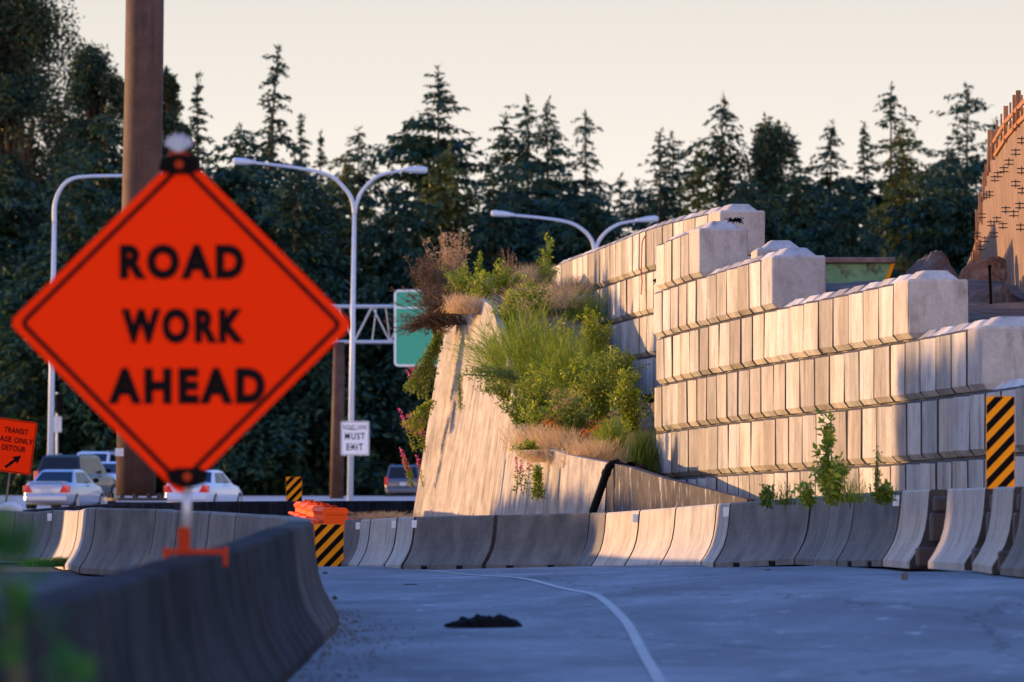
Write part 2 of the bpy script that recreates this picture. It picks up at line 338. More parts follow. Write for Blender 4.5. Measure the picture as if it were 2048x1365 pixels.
# ramp road: a strip that follows the painted line
LINE = [(-.2, -10), (0.1, 0), (.45, 15), (.72, 30), (.87, 43), (.82, 61), (.32, 73), (-.95, 87.8), (-2.2, 100), (-4.6, 112), (-8.5, 125), (-14, 139), (-24, 155)]
def catmull(pts, n=8):
    out = []; p = [Vector(q) for q in pts]
    for i in range(len(p) - 1):
        a, b, c, d = p[max(i - 1, 0)], p[i], p[i + 1], p[min(i + 2, len(p) - 1)]
        for k in range(n):
            t = k / n; out.append(.5 * ((2 * b) + (c - a) * t + (2 * a - 5 * b + 4 * c - d) * t * t + (3 * b - a - 3 * c + d) * t ** 3))
    out.append(p[-1]); return out
LC = catmull(LINE)
def strip(name, pts, lo, hi, dz, mat, n, **kw):
    vs = []; fs = []
    for i, p in enumerate(pts):
        d = (pts[min(i + 1, len(pts) - 1)] - pts[max(i - 1, 0)]).normalized(); r = Vector((d.y, -d.x))
        for k in range(n + 1):
            q = p + r * (lo + (hi - lo) * k / n); vs.append((q.x, q.y, ground_z(q.x, q.y) + dz))
    for i in range(len(pts) - 1):
        for k in range(n):
            a = i * (n + 1) + k; fs.append((a, a + 1, a + n + 2, a + n + 1))
    o = link_mesh(name, vs, fs, mat, None, True); tag(o, **kw); return o
strip('road', LC, -3.4, 5.2, 0.0, M['road'], 16, kind='structure')
strip('painted_lane_line', LC, -.038, .038, .005, M['line'], 1, kind='structure')
# highway lanes behind
grid_sheet('highway', [-160, -80, -40, -20, -10, 0, 10, 20, 40, 80], [160, 175, 190, 220, 260, 300, 350, 392], lambda x, y: ground_z(x, y) + .02, M['highway'], kind='structure')

# ---------------------------------------------------------------- precast barriers
PROF = [(-.30, 0), (-.30, .07), (-.235, .17), (-.178, .28), (-.142, .40), (-.118, .55), (-.098, .79), (-.08, .81),
        (.08, .81), (.098, .79), (.118, .55), (.142, .40), (.178, .28), (.235, .17), (.30, .07), (.30, 0)]
def barrier(p0, p1, z0, z1, mat, label, group, reflector=0, h=1.0, wd=1.0, gap=.045, name='concrete_barrier', face=1, drain=False, conn=False):
    p0 = Vector((p0[0], p0[1])); p1 = Vector((p1[0], p1[1])); d = p1 - p0; L = d.length; d.normalize(); n = Vector((d.y, -d.x))
    rings = []
    for t in (gap / L, .05, .25, .5, .75, .95, 1 - gap / L):
        c = p0.lerp(p1, t); z = z0 + (z1 - z0) * t; e = rnd.uniform(-.006, .006)
        rings.append([Vector((c.x + n.x * (a * wd + e), c.y + n.y * (a * wd + e), z + b * h)) for a, b in PROF])
    m = (z0 + z1) / 2; c = (p0 + p1) / 2
    t = thing(name, label, 'concrete barrier', (c.x, c.y, min(z0, z1)), 0, group)
    mb = MB(); mb.loft(rings); bo_ = mb.build('barrier_body', mat, t); bo_.data.materials.append(M['grime_shade'])
    for pi in (len(mb.f) - 1, len(mb.f) - 2): bo_.data.polygons[pi].material_index = 1  # end faces coloured dark for the shaded gaps
    if drain:                                       # dark scuppers along the foot, and a dark connector block filling the gap at the near end
        for f_ in (.28, .72):
            q = p0.lerp(p1, f_) + n * face * .297; m_ = MB(); m_.box((q.x, q.y, z0 + (z1 - z0) * f_ + .03), (.22, .018, .055), math.atan2(d.y, d.x)); m_.build('drain_slot', M['black'], t)
    if conn:
        q = p1 + d * .16; m_ = MB()
        for zz, hh, ww in ((.12, .20, .5), (.42, .30, .22), (.66, .16, .15)): m_.box((q.x, q.y, z1 + zz), (.26, ww, hh), math.atan2(d.y, d.x), bev=.02)
        m_.tube([(q.x, q.y, z1 + .02), (q.x, q.y, z1 + .78)], .03, 8); m_.build('dark_connector', M['steel_dark'], t)
    if reflector:                                   # small plate clipped near the top of one end
        q = p0.lerp(p1, 1 - .09 / L) if reflector > 0 else p0.lerp(p1, .09 / L)
        zz = (z1 if reflector > 0 else z0) + .70 * h
        q3 = Vector((q.x, q.y, zz)) + Vector((n.x, n.y, 0)) * face * (.12)
        r = MB(); r.box(q3, (.11, .02, .115)); r.build('reflector', M['white'], t)
    return t
def solve_next(p, xpix, L):                         # the next joint on the photo column xpix at distance L, nearer to the camera
    k = (xpix - CX) / F; a = k * k + 1; b = -2 * (k * p.x + p.y); c = p.x ** 2 + p.y ** 2 - L * L; disc = b * b - 4 * a * c
    y = (-b - math.sqrt(max(0, disc))) / (2 * a); return Vector((k * y, y))
# (from, to, base height of the far/near end, material, reflector, label)
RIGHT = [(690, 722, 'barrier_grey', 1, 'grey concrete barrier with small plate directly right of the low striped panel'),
 (722, 741, 'barrier_pale_sunlit', 0, 'narrowly seen pale concrete barrier, second to the right of the low striped panel'),
 (741, 795, 'barrier_pale_sunlit', 1, 'pale concrete barrier with a small plate, below the tall weathered wall’s left foot'),
 (795, 829, 'barrier_pale_sunlit', 0, 'pale concrete barrier just left of the first wide dark barrier, under the weathered wall'),
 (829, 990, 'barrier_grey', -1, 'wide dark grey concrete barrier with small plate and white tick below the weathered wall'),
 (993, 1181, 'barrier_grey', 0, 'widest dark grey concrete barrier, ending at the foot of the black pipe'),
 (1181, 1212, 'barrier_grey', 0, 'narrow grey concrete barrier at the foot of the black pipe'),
 (1212, 1279, 'barrier_pale_sunlit', 1, 'sunlit peach concrete barrier with a plate, right of the black pipe'),
 (1279, 1352, 'barrier_pale_sunlit', 0, 'sunlit concrete barrier crossed by a faint shadow, below the sloping wing wall'),
 (1352, 1434, 'barrier_pale_sunlit', 0, 'concrete barrier half in sun, under the low end of the sloping wing wall'),
 (1434, 1460, 'barrier_pale_sunlit', 1, 'very narrow pale concrete barrier with a plate, between a sunlit and a wide dark one'),
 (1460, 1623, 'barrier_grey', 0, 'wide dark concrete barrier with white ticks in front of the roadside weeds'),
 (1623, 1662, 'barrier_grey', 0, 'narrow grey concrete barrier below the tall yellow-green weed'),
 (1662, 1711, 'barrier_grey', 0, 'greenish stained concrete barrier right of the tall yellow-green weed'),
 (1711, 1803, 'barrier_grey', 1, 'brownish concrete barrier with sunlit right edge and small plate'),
 (1803, 1860, 'barrier_pale_sunlit', 0, 'pale concrete barrier with dark end face, third from the right edge'),
 (1895, 1973, 'barrier_pale_sunlit', 0, 'pale concrete barrier with square patch, left of the tall striped marker’s foot'),
 (1987, 2028, 'barrier_pale_sunlit', 0, 'pale narrow concrete barrier directly under the tall striped marker'),
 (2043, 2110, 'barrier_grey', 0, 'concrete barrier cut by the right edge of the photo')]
p = XY(690, 117.5); GR = 'concrete barriers along the far side of the curve'
RB = []
zt = lambda x: float(np.interp(x, [660, 700, 829, 1200, 1450, 1700, 1800, 2000, 2110], [-.20, -.20, -.10, -.01, .16, .29, .33, .37, .38]))
for i, (xa, xb, mt, refl, lab) in enumerate(RIGHT):
    if i and xa != RIGHT[i - 1][1]:
        k = (xa - CX) / F; yy = p.y - .42; p = Vector((k * yy, yy))
    q = solve_next(p, xb, 3.05)
    d = (q - p).normalized(); n = Vector((-d.y, d.x))            # towards the right-hand side
    if n.x < 0: n = -n
    off = n * .095
    barrier(p + off, q + off, zt(xa) , zt(xb), M[mt], lab, GR, refl, face=(1 if Vector((d.y, -d.x)).x < 0 else -1), drain=(xb - xa > 90), conn=(xa in (1803, 1895, 1987)))
    RB.append((p.copy(), q.copy())); p = q
# the looping near barrier line
LOOP = [(-60, 112), (-20, 116), (8, 118.5), (31, 121.5), (67, 125), (106, 130), (130, 136), (144, 141), (158, 147), (175, 154), (192, 161), (314, 168), (325, 175),
        (357, 181), (385, 188), (419, 195), (472, 203), (530, 211), (580, 222), (599, 238), (602, 253), (592, 270)]
pts = [XY(x, s) for x, s in LOOP]
yv = pts[-1].y - 3.7
while yv > 4: pts.append(Vector((-1.62 - .004 * (45 - yv if yv > 45 else 0), yv))); yv -= 3.75
GL = 'concrete barriers looping along the near side of the curve'
LLAB = {1: 'grey concrete barrier at the left edge behind green leaf blur', 2: 'grey barrier second from the left edge in the looping row', 3: 'grey barrier third from the left edge in the looping row',
 4: 'grey barrier with pale plate, left of the two sunlit ones', 5: 'shaded barrier just left of the sunlit pair in the looping row', 6: 'shaded narrow barrier touching the left side of the sunlit pair',
 7: 'left one of the two sunlit orange-glowing barriers in the looping row', 8: 'right one of the two sunlit orange-glowing barriers in the looping row', 9: 'shaded barrier just right of the sunlit pair in the looping row',
 10: 'wide scratched grey barrier below the big brown pole, nearly face-on', 11: 'barrier with a thin sunlit stripe, left of the orange sign’s foot'}
for i in range(len(pts) - 1):
    a, b = pts[i], pts[i + 1]; d = (b - a).normalized(); nr = Vector((-d.y, d.x))
    if nr.x < 0: nr = -nr
    off = nr * .095 if i < 17 else Vector((0, 0))
    xa = (a.x / a.y) * F + CX
    za, zb = ground_z(a.x, a.y) + .0, ground_z(b.x, b.y) + .0
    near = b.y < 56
    mt = M['barrier_dirty_shaded'] if b.y < 46 else (M['barrier_half_dark'] if near else M['barrier_grey'])
    if i in (6, 7, 8): mt = M['barrier_pale_sunlit']  # segments at the sunlit pair get the sun-warmed colour
    if i in LLAB: lab = LLAB[i]
    elif not near: lab = 'grey concrete barrier in the looping row, number %d right of the scratched wide one' % (i - 10)
    else: lab = 'grimy dark barrier, number %d from the bend in the near straight row' % (i - 18)
    if i >= 19 and near: lab = lab
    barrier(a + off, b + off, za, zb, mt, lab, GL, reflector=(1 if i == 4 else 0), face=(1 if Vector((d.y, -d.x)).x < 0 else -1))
LOOPTOP = ground_z(-1.62, 35.7) + .81
# dark median barrier behind and far highway barrier
mp_ = [XY(x, s) for x, s in [(1000, 90), (930, 91), (860, 92), (792, 93), (726, 94.2), (660, 95.5), (596, 97), (532, 98.6), (468, 100.2), (404, 102), (340, 104), (276, 106), (210, 108), (140, 110), (65, 112.5), (-15, 115)]]
for i in range(len(mp_) - 1):
    a, b = mp_[i], mp_[i + 1]; f = lambda x: float(np.interp(x, [0, 200, 450, 1000], [-.09, .03, .06, .04]))
    xa, xb = a.x / a.y * F + CX, b.x / b.y * F + CX
    barrier(a, b, f(xa) , f(xb), M['barrier_dirty_shaded'], 'dark concrete median barrier behind the looping row, number %d from its right end' % (i + 1), 'dark median barriers between ramp and highway', name='median_barrier')
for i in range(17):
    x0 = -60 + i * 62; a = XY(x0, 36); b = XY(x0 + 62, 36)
    barrier(a, b, .62, .62, M['barrier_dirty_shaded'], 'dark barrier across the highway below the trees, number %d from the left' % (i + 1), 'far highway barriers below the trees', h=1.22, wd=1.2, name='highway_barrier')

# ---------------------------------------------------------------- stacked block walls
BL, BH, BD = 1.27, .76, .76
def block_mesh(seed, ex=.03, ey=.045):
    r = random.Random(seed); L, D, H = BL - .034, BD, BH - .022; c = .017; vs = []
    def ring(x, y, z): return [(-x, -y, z), (x, -y, z), (x, y, z), (-x, y, z)]
    def oct_(x, y, ch, z): return [(-x + ch, -y, z), (x - ch, -y, z), (x, -y + ch, z), (x, y - ch, z), (x - ch, y, z), (-x + ch, y, z), (-x, y - ch, z), (-x, -y + ch, z)]
    x, y = L / 2, D / 2
    j = lambda a: a + r.uniform(-.006, .006)
    rings = [oct_(x - .03, y - .06, c * .6, 0), oct_(x, y, c, .07), oct_(x, y, c, H - .035), oct_(x - ex, y - ey, c, H)]
    rings += [oct_(x - .09, y - .11, .04, H + .002), oct_(x - .24, y - .24, .02, H + .115)]
    mb = MB(); mb.loft([[Vector((j(a), j(b), z)) for a, b, z in q] for q in rings])
    me = bpy.data.meshes.new('stacking_block'); me.from_pydata([tuple(v) for v in mb.v], [], mb.f); me.update()
    me['grime_shade'] = [i for i, f in enumerate(mb.f) if (i < 24 and i % 8 in (1, 3, 5, 7)) or 16 <= i < 24]; return me
BM_ = [block_mesh(k) for k in range(8)]
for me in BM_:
    me.materials.append(M['block']); me.materials.append(M['grime_shade'])
    for i in me['grime_shade']: me.polygons[i].material_index = 1
    del me['grime_shade']
BM_END = [block_mesh(k, .014, .018) for k in range(4)]
for me in BM_END: me.materials.append(M['block_end']); del me['grime_shade']
BM_OLD = [me.copy() for me in BM_]
for me in BM_OLD: me.materials[0] = M['block_old']; me.materials[1] = M['block_old']
ORD = ['', 'first', 'second', 'third', 'fourth', 'fifth', 'sixth', 'seventh', 'eighth', 'ninth', 'tenth', 'eleventh', 'twelfth', 'thirteenth', 'fourteenth', 'fifteenth', 'sixteenth', 'seventeenth', 'eighteenth', 'nineteenth', 'twentieth',
       'twenty-first', 'twenty-second', 'twenty-third', 'twenty-fourth', 'twenty-fifth', 'twenty-sixth', 'twenty-seventh', 'twenty-eighth', 'twenty-ninth', 'thirtieth', 'thirty-first', 'thirty-second', 'thirty-third', 'thirty-fourth', 'thirty-fifth']
def arc(points):
    c = catmull(points, 10); s = [0]
    for i in range(1, len(c)): s.append(s[-1] + (c[i] - c[i - 1]).length)
    return c, s
def at_arc(c, s, t):
    t = max(0, min(s[-1] - 1e-4, t)); i = max(0, np.searchsorted(s, t, 'right') - 1); i = min(i, len(c) - 2)
    u = (t - s[i]) / (s[i + 1] - s[i]); return c[i].lerp(c[i + 1], u), (c[i + 1] - c[i]).normalized()
def block_wall(curve, courses, meshes, group, where, seed):
    r = random.Random(seed); c, s = arc(curve)
    for k, (n, z_far, slope, shift) in enumerate(courses):
        for i in range(n):
            t = (shift if shift >= 0 else s[-1] - n * BL) + (i + .5) * BL
            q, d = at_arc(c, s, t)
            nr = Vector((-d.y, d.x))
            if nr.x < 0: nr = -nr
            q = q + nr * (BD / 2 + .035 * (len(courses) - 1 - k) * 0 + r.uniform(-.007, .007))
            z = z_far + slope * (t / s[-1])
            o = bpy.data.objects.new('stacking_block', r.choice(BM_END if i == n - 1 else meshes)); COL.objects.link(o)
            o.location = (q.x, q.y, z); o.rotation_euler = (R(r.uniform(-.25, .25)), R(r.uniform(-.3, .3)), math.atan2(d.y, d.x) + R(r.uniform(-.7, .7)) + (math.pi if r.random() < .5 else 0))
            tag(o, 'concrete block in %s, %s course from top, %s from its near end' % (where, ORD[k + 1], ORD[n - i]), 'concrete block', group)
    return c, s
FRONT = [XY(x, s) for x, s in [(1300, 121), (1308, 123.4), (1398, 131), (1545, 142), (1700, 152.5), (1805, 160), (1970, 173), (2110, 186), (2230, 198)]]
FRONT = FRONT[1:]
# courses from the top: blocks, base height at the far end, rise towards the near end, start along the wall
fc, fs_ = block_wall(FRONT, [(5, 4.34, .33, .35), (12, 3.58, .33, 0), (21, 2.82, .33, .35), (26, 2.06, .33, 0), (31, 1.30, .33, .2), (31, .54, .33, .05), (31, -.22, .33, .0)],
           BM_, 'blocks of the front stacked wall', 'front wall', 5)
BACK = [XY(x, s) for x, s in [(1080, 94), (1110, 96.5), (1195, 103.5), (1304, 113), (1440, 120.5)]]
block_wall(BACK, [(24, 5.02, .0, -1), (24, 4.26, .0, -1), (23, 3.50, .0, -1), (22, 2.74, .0, -1)], BM_, 'blocks of the rear stacked wall', 'rear wall', 9)
# two loose blocks peeping out behind
for i, (x, s, zt_) in enumerate([(1558, 133, 4.72), (1553, 126, 4.74), (1549, 119, 4.76)]):
    o = bpy.data.objects.new('stacking_block', BM_OLD[i]); COL.objects.link(o); q = XY(x, s)
    o.location = (q.x, q.y, zt_ - BH + .05 ); o.rotation_euler = (0, 0, R(92))
    tag(o, ['stained concrete block behind the wall, nearest in the short row left of the dumpster', 'stained concrete block behind the wall, middle of the short row', 'stained concrete block behind the wall, farthest of the short row'][i], 'concrete block', 'short row of stained blocks behind the wall')
# fill behind the wall
def wall_x(y):
    ysw = [v.y for v in fc][::-1]; xsw = [v.x for v in fc][::-1]; return float(np.interp(y, ysw, xsw))
def fill_z(y):
    return float(np.interp(y, [60, 72, 80, 83, 88, 91, 99, 103, 110, 130, 170], [.5, 1.0, 2.1, 2.8, 3.0, 3.35, 3.75, 4.0, 4.35, 4.55, 4.9]))
xi = [0, .35, .8, 1.4, 2.2, 3.5, 5, 8, 13, 22, 40, 80]; yi = [76.5 + 1.6 * k for k in range(0, 55)]
vs = []; fr = random.Random(3)
for y in yi:
    x0 = wall_x(min(y, 115.4)) + .72 if y < 116 else wall_x(115.4) + .72 - (y - 116) * .01
    for a in xi: vs.append((x0 + a, y, (fill_z(y) + fr.uniform(-.06, .06)) if a > 0 else 0))
fs2 = [(j * len(xi) + i, j * len(xi) + i + 1, (j + 1) * len(xi) + i + 1, (j + 1) * len(xi) + i) for j in range(len(yi) - 1) for i in range(len(xi) - 1)]
tag(link_mesh('earth_fill', vs, fs2, M['soil'], None, True), kind='structure')

# ---------------------------------------------------------------- old retaining wall, wing wall, slope
def face_wall(name, cols, thick, mat, label, cat='retaining wall', rows=10):
    # cols: (x_bottom, y_bottom, x_top, y_top, s_bottom, s_top)
    rings = []
    vs = []; n = len(cols)
    for (xb, yb, xt, yt, sb, st) in cols:
        a = P(xb, yb, sb); b = P(xt, yt, st)
        for k in range(rows + 1):
            t = k / rows; q = a.lerp(b, t); q.x -= .10 * math.sin(math.pi * (1 - t) * .5) ** 3 * 0; vs.append(q)
    m = len(vs); vs += [v + Vector((.12, thick, 0)) for v in vs]; fs = []; r1 = rows + 1
    for i in range(n - 1):
        for k in range(rows):
            a = i * r1 + k; fs.append((a, a + r1, a + r1 + 1, a + 1)); b = a + m; fs.append((b, b + 1, b + r1 + 1, b + r1))
        a = i * r1 + rows; fs.append((a, a + r1, a + r1 + m, a + m)); a = i * r1; fs.append((a, a + m, a + m + r1, a + r1))
    for i in (0, n - 1):
        for k in range(rows):
            a = i * r1 + k; fs.append((a, a + 1, a + 1 + m, a + m) if i == 0 else (a, a + m, a + 1 + m, a + 1))
    o = link_mesh(name, vs, fs, mat); o.data.polygons.foreach_set('use_smooth', [False] * len(o.data.polygons)); return tag(o, label, cat)
face_wall('retaining_wall', [(818, 1080, 893, 618, 105, 105), (845, 1080, 925, 606, 106, 106), (872, 1082, 962, 598, 107, 107), (900, 1084, 982, 612, 108.5, 108.5), (960, 1090, 1012, 700, 112, 112),
    (1005, 1098, 1038, 850, 118, 118), (1040, 1102, 1062, 886, 122, 122), (1120, 1102, 1135, 910, 126.5, 126.5), (1205, 1102, 1214, 926, 129.2, 129)], .5, M['retaining'], 'tall streaked old concrete wall leaning back under the overgrown slope')
face_wall('wing_wall', [(1209, 1100, 1216, 925, 129.3, 129.3), (1260, 1100, 1262, 936, 132, 132), (1330, 1100, 1330, 958, 135, 135), (1400, 1100, 1402, 976, 138, 138), (1492, 1100, 1494, 999, 141, 141)], .30, M['wing'],
    'low dark wing wall with white drips sloping down right from the black pipe', 'wing wall', 4)
# overgrown slope between the old wall and the blocks
SL_B = [(872, 640, 103.5), (925, 625, 104.5), (962, 618, 105.8), (1000, 690, 109.5), (1030, 850, 116.5), (1062, 905, 121), (1130, 925, 124.5), (1205, 945, 126.5), (1260, 950, 126.5), (1312, 965, 125.5)]
SL_T = [(858, 628, 100), (905, 585, 100), (960, 560, 100), (1010, 548, 100.5), (1070, 540, 101), (1130, 580, 102), (1180, 636, 104.5), (1210, 715, 111), (1262, 760, 117.5), (1312, 830, 121.5)]
def slope_s(x, y):                                   # scale of the slope surface seen at photo pixel x, y
    iB = [np.interp(x, [q[0] for q in SL_B], [q[j] for q in SL_B]) for j in (1, 2)]; iT = [np.interp(x, [q[0] for q in SL_T], [q[j] for q in SL_T]) for j in (1, 2)]
    a, b = P(x, *iB), P(x, *iT); best = None
    for k in range(41):
        q = a.lerp(b, k / 40); yp = HY - (q.z - HC) * F / q.y
        if best is None or abs(yp - y) < best[0]: best = (abs(yp - y), F / q.y)
    return best[1]
def slope_pt(u, v, lift=0):                          # u along 0..1, v up 0..1
    i = min(int(u * 9), 8); f = u * 9 - i
    a = P(*SL_B[i]).lerp(P(*SL_B[i + 1]), f); b = P(*SL_T[i]).lerp(P(*SL_T[i + 1]), f)
    q = a.lerp(b, v); q.z += lift + .12 * math.sin(math.pi * v); return q
vs = []; NU, NV = 40, 14; sr = random.Random(11)
for j in range(NV + 3):
    for i in range(NU + 1):
        if j == 0: q = slope_pt(i / NU, 0) + Vector((.1, .1, -1.6))
        elif j == NV + 2: q = slope_pt(i / NU, 1) + Vector((.3, 9, -1.5))
        else: q = slope_pt(i / NU, (j - 1) / NV) + Vector((sr.uniform(-.04, .04), sr.uniform(-.04, .04), sr.uniform(-.05, .05)))
        vs.append(q)
fs2 = [(j * (NU + 1) + i, j * (NU + 1) + i + 1, (j + 1) * (NU + 1) + i + 1, (j + 1) * (NU + 1) + i) for j in range(NV + 2) for i in range(NU)]
tag(link_mesh('hillside', vs, fs2, M['hillsoil'], None, True), kind='structure')

# ---------------------------------------------------------------- lettering
def text_shape(body, bold=.02, spacing=1.0):
    cu = bpy.data.curves.new('lettering', 'FONT'); cu.body = body; cu.size = 1; cu.offset = bold; cu.space_character = spacing; cu.resolution_u = 6
    ob = bpy.data.objects.new('lettering', cu); COL.objects.link(ob)
    bpy.context.view_layer.update()
    dg = bpy.context.evaluated_depsgraph_get(); me = bpy.data.meshes.new_from_object(ob.evaluated_get(dg))
    v = [q.co.copy() for q in me.vertices]; f = [tuple(p.vertices) for p in me.polygons]
    bpy.data.objects.remove(ob); bpy.data.curves.remove(cu); bpy.data.meshes.remove(me)
    x0, x1 = min(q.x for q in v), max(q.x for q in v); y0, y1 = min(q.y for q in v), max(q.y for q in v)
    return [((q.x - x0) / (x1 - x0) - .5, (q.y - y0) / (y1 - y0) - .5) for q in v], f
def write(body, c, right, up, wd, ht, mat, parent, bold=.02, name='lettering', spacing=1.0):
    v, f = text_shape(body, bold, spacing); c, right, up = Vector(c), Vector(right), Vector(up)
    n = right.cross(up); vs = [c + right * (a * wd) + up * (b * ht) for a, b in v]
    m = len(vs); return link_mesh(name, vs + [q + n * .003 for q in vs][:0], f, mat, parent)
def rrect(c, right, up, wd, ht, r, n=5):            # rounded rectangle outline
    c, right, up = Vector(c), Vector(right), Vector(up); out = []
    for (sx, sy, a0) in ((1, 1, 0), (-1, 1, 90), (-1, -1, 180), (1, -1, 270)):
        for k in range(n + 1):
            a = R(a0 + 90 * k / n); out.append(c + right * (sx * (wd / 2 - r) + r * math.cos(a)) + up * (sy * (ht / 2 - r) + r * math.sin(a)))
    return out
def frame_ring(outer, inner, d):
    n = len(outer); d = Vector(d); vs = outer + inner + [q + d for q in outer] + [q + d for q in inner]; fs = []
    for i in range(n):
        j = (i + 1) % n
        fs += [(i, j, j + n, i + n), (i + 2 * n, i + 3 * n, j + 3 * n, j + 2 * n), (i, i + 2 * n, j + 2 * n, j), (i + n, j + n, j + 3 * n, i + 3 * n)]
    return vs, fs
XR, ZU, YB = Vector((1, 0, 0)), Vector((0, 0, 1)), Vector((0, 1, 0))

# ---------------------------------------------------------------- the big diamond sign on the near barrier
S = 398.0
def Ps(x, y, dy=0): q = P(x, y, S); q.y += dy; return q
sg = thing('road_sign', 'large orange diamond sign reading ROAD WORK AHEAD on a post clamped to the near barrier', 'road sign', (Ps(372, 1110).x, F / S, LOOPTOP))
c = Ps(362, 648); rd = Vector((1, 0, 1)).normalized(); ru = Vector((-1, 0, 1)).normalized()
side = 690 / S / math.sqrt(2)
tilt = Matrix.Rotation(R(.3), 3, 'Y'); rd = tilt @ rd; ru = tilt @ ru
pn = MB(); pn.prism(rrect(c, rd, ru, side, side, .045), (0, .012, 0)); panel = pn.build('sign_panel', M['orange'], sg)
o1 = rrect(c + Vector((0, -.004, 0)), rd, ru, side - .075, side - .075, .04); i1 = rrect(c + Vector((0, -.004, 0)), rd, ru, side - .118, side - .118, .022)
v, f = frame_ring(o1, i1, (0, .003, 0)); link_mesh('border', v, f, M['black'], panel)
for body, x0, x1, y0, y1 in (('ROAD', 240, 488, 489, 559), ('WORK', 243, 489, 617, 687), ('AHEAD', 217, 530, 736, 808)):
    write(body, Ps((x0 + x1) / 2, (y0 + y1) / 2, -.005), XR, ZU, (x1 - x0) / S, (y1 - y0) / S, M['black'], panel, .06, spacing=1.30)
for (x, y, sgn) in ((359, 326, 1), (375, 958, -1)):   # black corner brackets with an orange knob
    b = MB(); b.prism([Ps(x - 42, y + 14 * sgn, -.02), Ps(x - 36, y - 8 * sgn, -.02), Ps(x - 12, y - 17 * sgn, -.02), Ps(x + 12, y - 17 * sgn, -.02), Ps(x + 36, y - 8 * sgn, -.02), Ps(x + 42, y + 14 * sgn, -.02), Ps(x + 22, y + 22 * sgn, -.02), Ps(x - 22, y + 22 * sgn, -.02)][::sgn], (0, .04, 0))
    br = b.build('corner_bracket', M['black'], sg)
    k = MB(); k.tube([Ps(x, y + 4 * sgn, -.05), Ps(x, y + 4 * sgn, -.015)], .022, 12); k.build('knob', M['orange_dim'], br)
b = MB(); b.ball(Ps(357, 320, .03), (.065, .03, .05), 14, 8); b.build('top_cap', M['orange_dim'], sg, True)
b = MB(); b.tube([Ps(357, 330, .03), Ps(360, 640, .03), Ps(374, 990, .03)], .016, 8); b.build('cross_brace', M['galv'], sg)
b = MB()
for k in range(9):
    a = R(-48 + 12 * k); b.tube([Ps(357, 305, .02), Ps(357 + 36 * math.sin(a), 305 - 38 * math.cos(a) * (.8 + .2 * (k % 2)), .02)], [.006, .014], 5)
b.build('flag_holder_springs', M['lamp'], sg)
b = MB(); b.tube([Ps(374, 975, .02), Ps(372, 1066, .02)], .024, 10); b.build('post', M['galv'], sg, True)
b = MB(); b.box(Ps(368, 1083, .0), (.06, .05, .14), bev=.006)
b.box(Ps(392, 1104, .0), (.30, .07, .028), bev=.005); b.box(Ps(333, 1106, 0), (.03, .09, .05), bev=.004); b.box(Ps(451, 1114, 0), (.022, .09, .10), bev=.004)
b.build('barrier_clamp', M['orange_dim'], sg)

# ---------------------------------------------------------------- striped object markers
def striped(name, cx, y0, y1, wpx, s, label, post=True, lean=1, skew=0, dy=0, n=5):
    a = P(cx, y1, s); H = (y1 - y0) / s; W = wpx / s; g = ground_z(a.x, a.y)
    t = thing(name, label, 'striped marker', (a.x, a.y, min(g, a.z)), 0, 'black and amber striped markers')
    c = a + ZU * (H / 2) + YB * dy
    pb = MB(); pb.prism(rrect(c, XR, ZU, W, H, .02, 3), (0, .006, 0)); pl = pb.build('marker_panel', M['yellow'], t)
    rise = W * 1.02; per = H / n; st = MB(); e = Vector((0, -.003, 0))
    def clip(poly):                                  # clip stripes to the panel height
        for zlim, sg_ in ((c.z + H / 2 - .004, 1), (c.z - H / 2 + .004, -1)):
            out = []
            for i in range(len(poly)):
                p, q = poly[i], poly[(i + 1) % len(poly)]; pi, qi = (p.z - zlim) * sg_ <= 0, (q.z - zlim) * sg_ <= 0
                if pi: out.append(p)
                if pi != qi: out.append(p.lerp(q, (zlim - p.z) / (q.z - p.z)))
            poly = out
            if len(poly) < 3: return None
        return poly
    for k in range(-3, n + 4):
        z = c.z - H / 2 + k * per; x0, x1 = c.x - W / 2 + .004, c.x + W / 2 - .004
        if lean < 0: x0, x1 = x1, x0
        q = clip([Vector((x0, c.y, z)), Vector((x1, c.y, z + rise)), Vector((x1, c.y, z + rise + per * .5)), Vector((x0, c.y, z + per * .5))])
        if q: st.prism([p + e for p in q], (0, .002, 0))
    st.build('stripes', M['black'], pl)
    if post:
        mb = MB(); mb.box((c.x, c.y + .03, (g + c.z + H * .35) / 2), (.05, .04, c.z + H * .35 - g)); mb.build('marker_post', M['galv'], t)
    return t
striped('object_marker', 2001, 793, 978, 57, 206, 'tall black and amber striped marker standing on the barriers at the right edge', n=5)
striped('object_marker', 588, 954, 1034, 32, 96, 'small black and amber striped marker left of the orange plastic barrier', n=4)
t3 = striped('object_marker', 658, 1049, 1136, 59, 119, 'wide low striped panel covering the end of the orange plastic barrier', n=3)

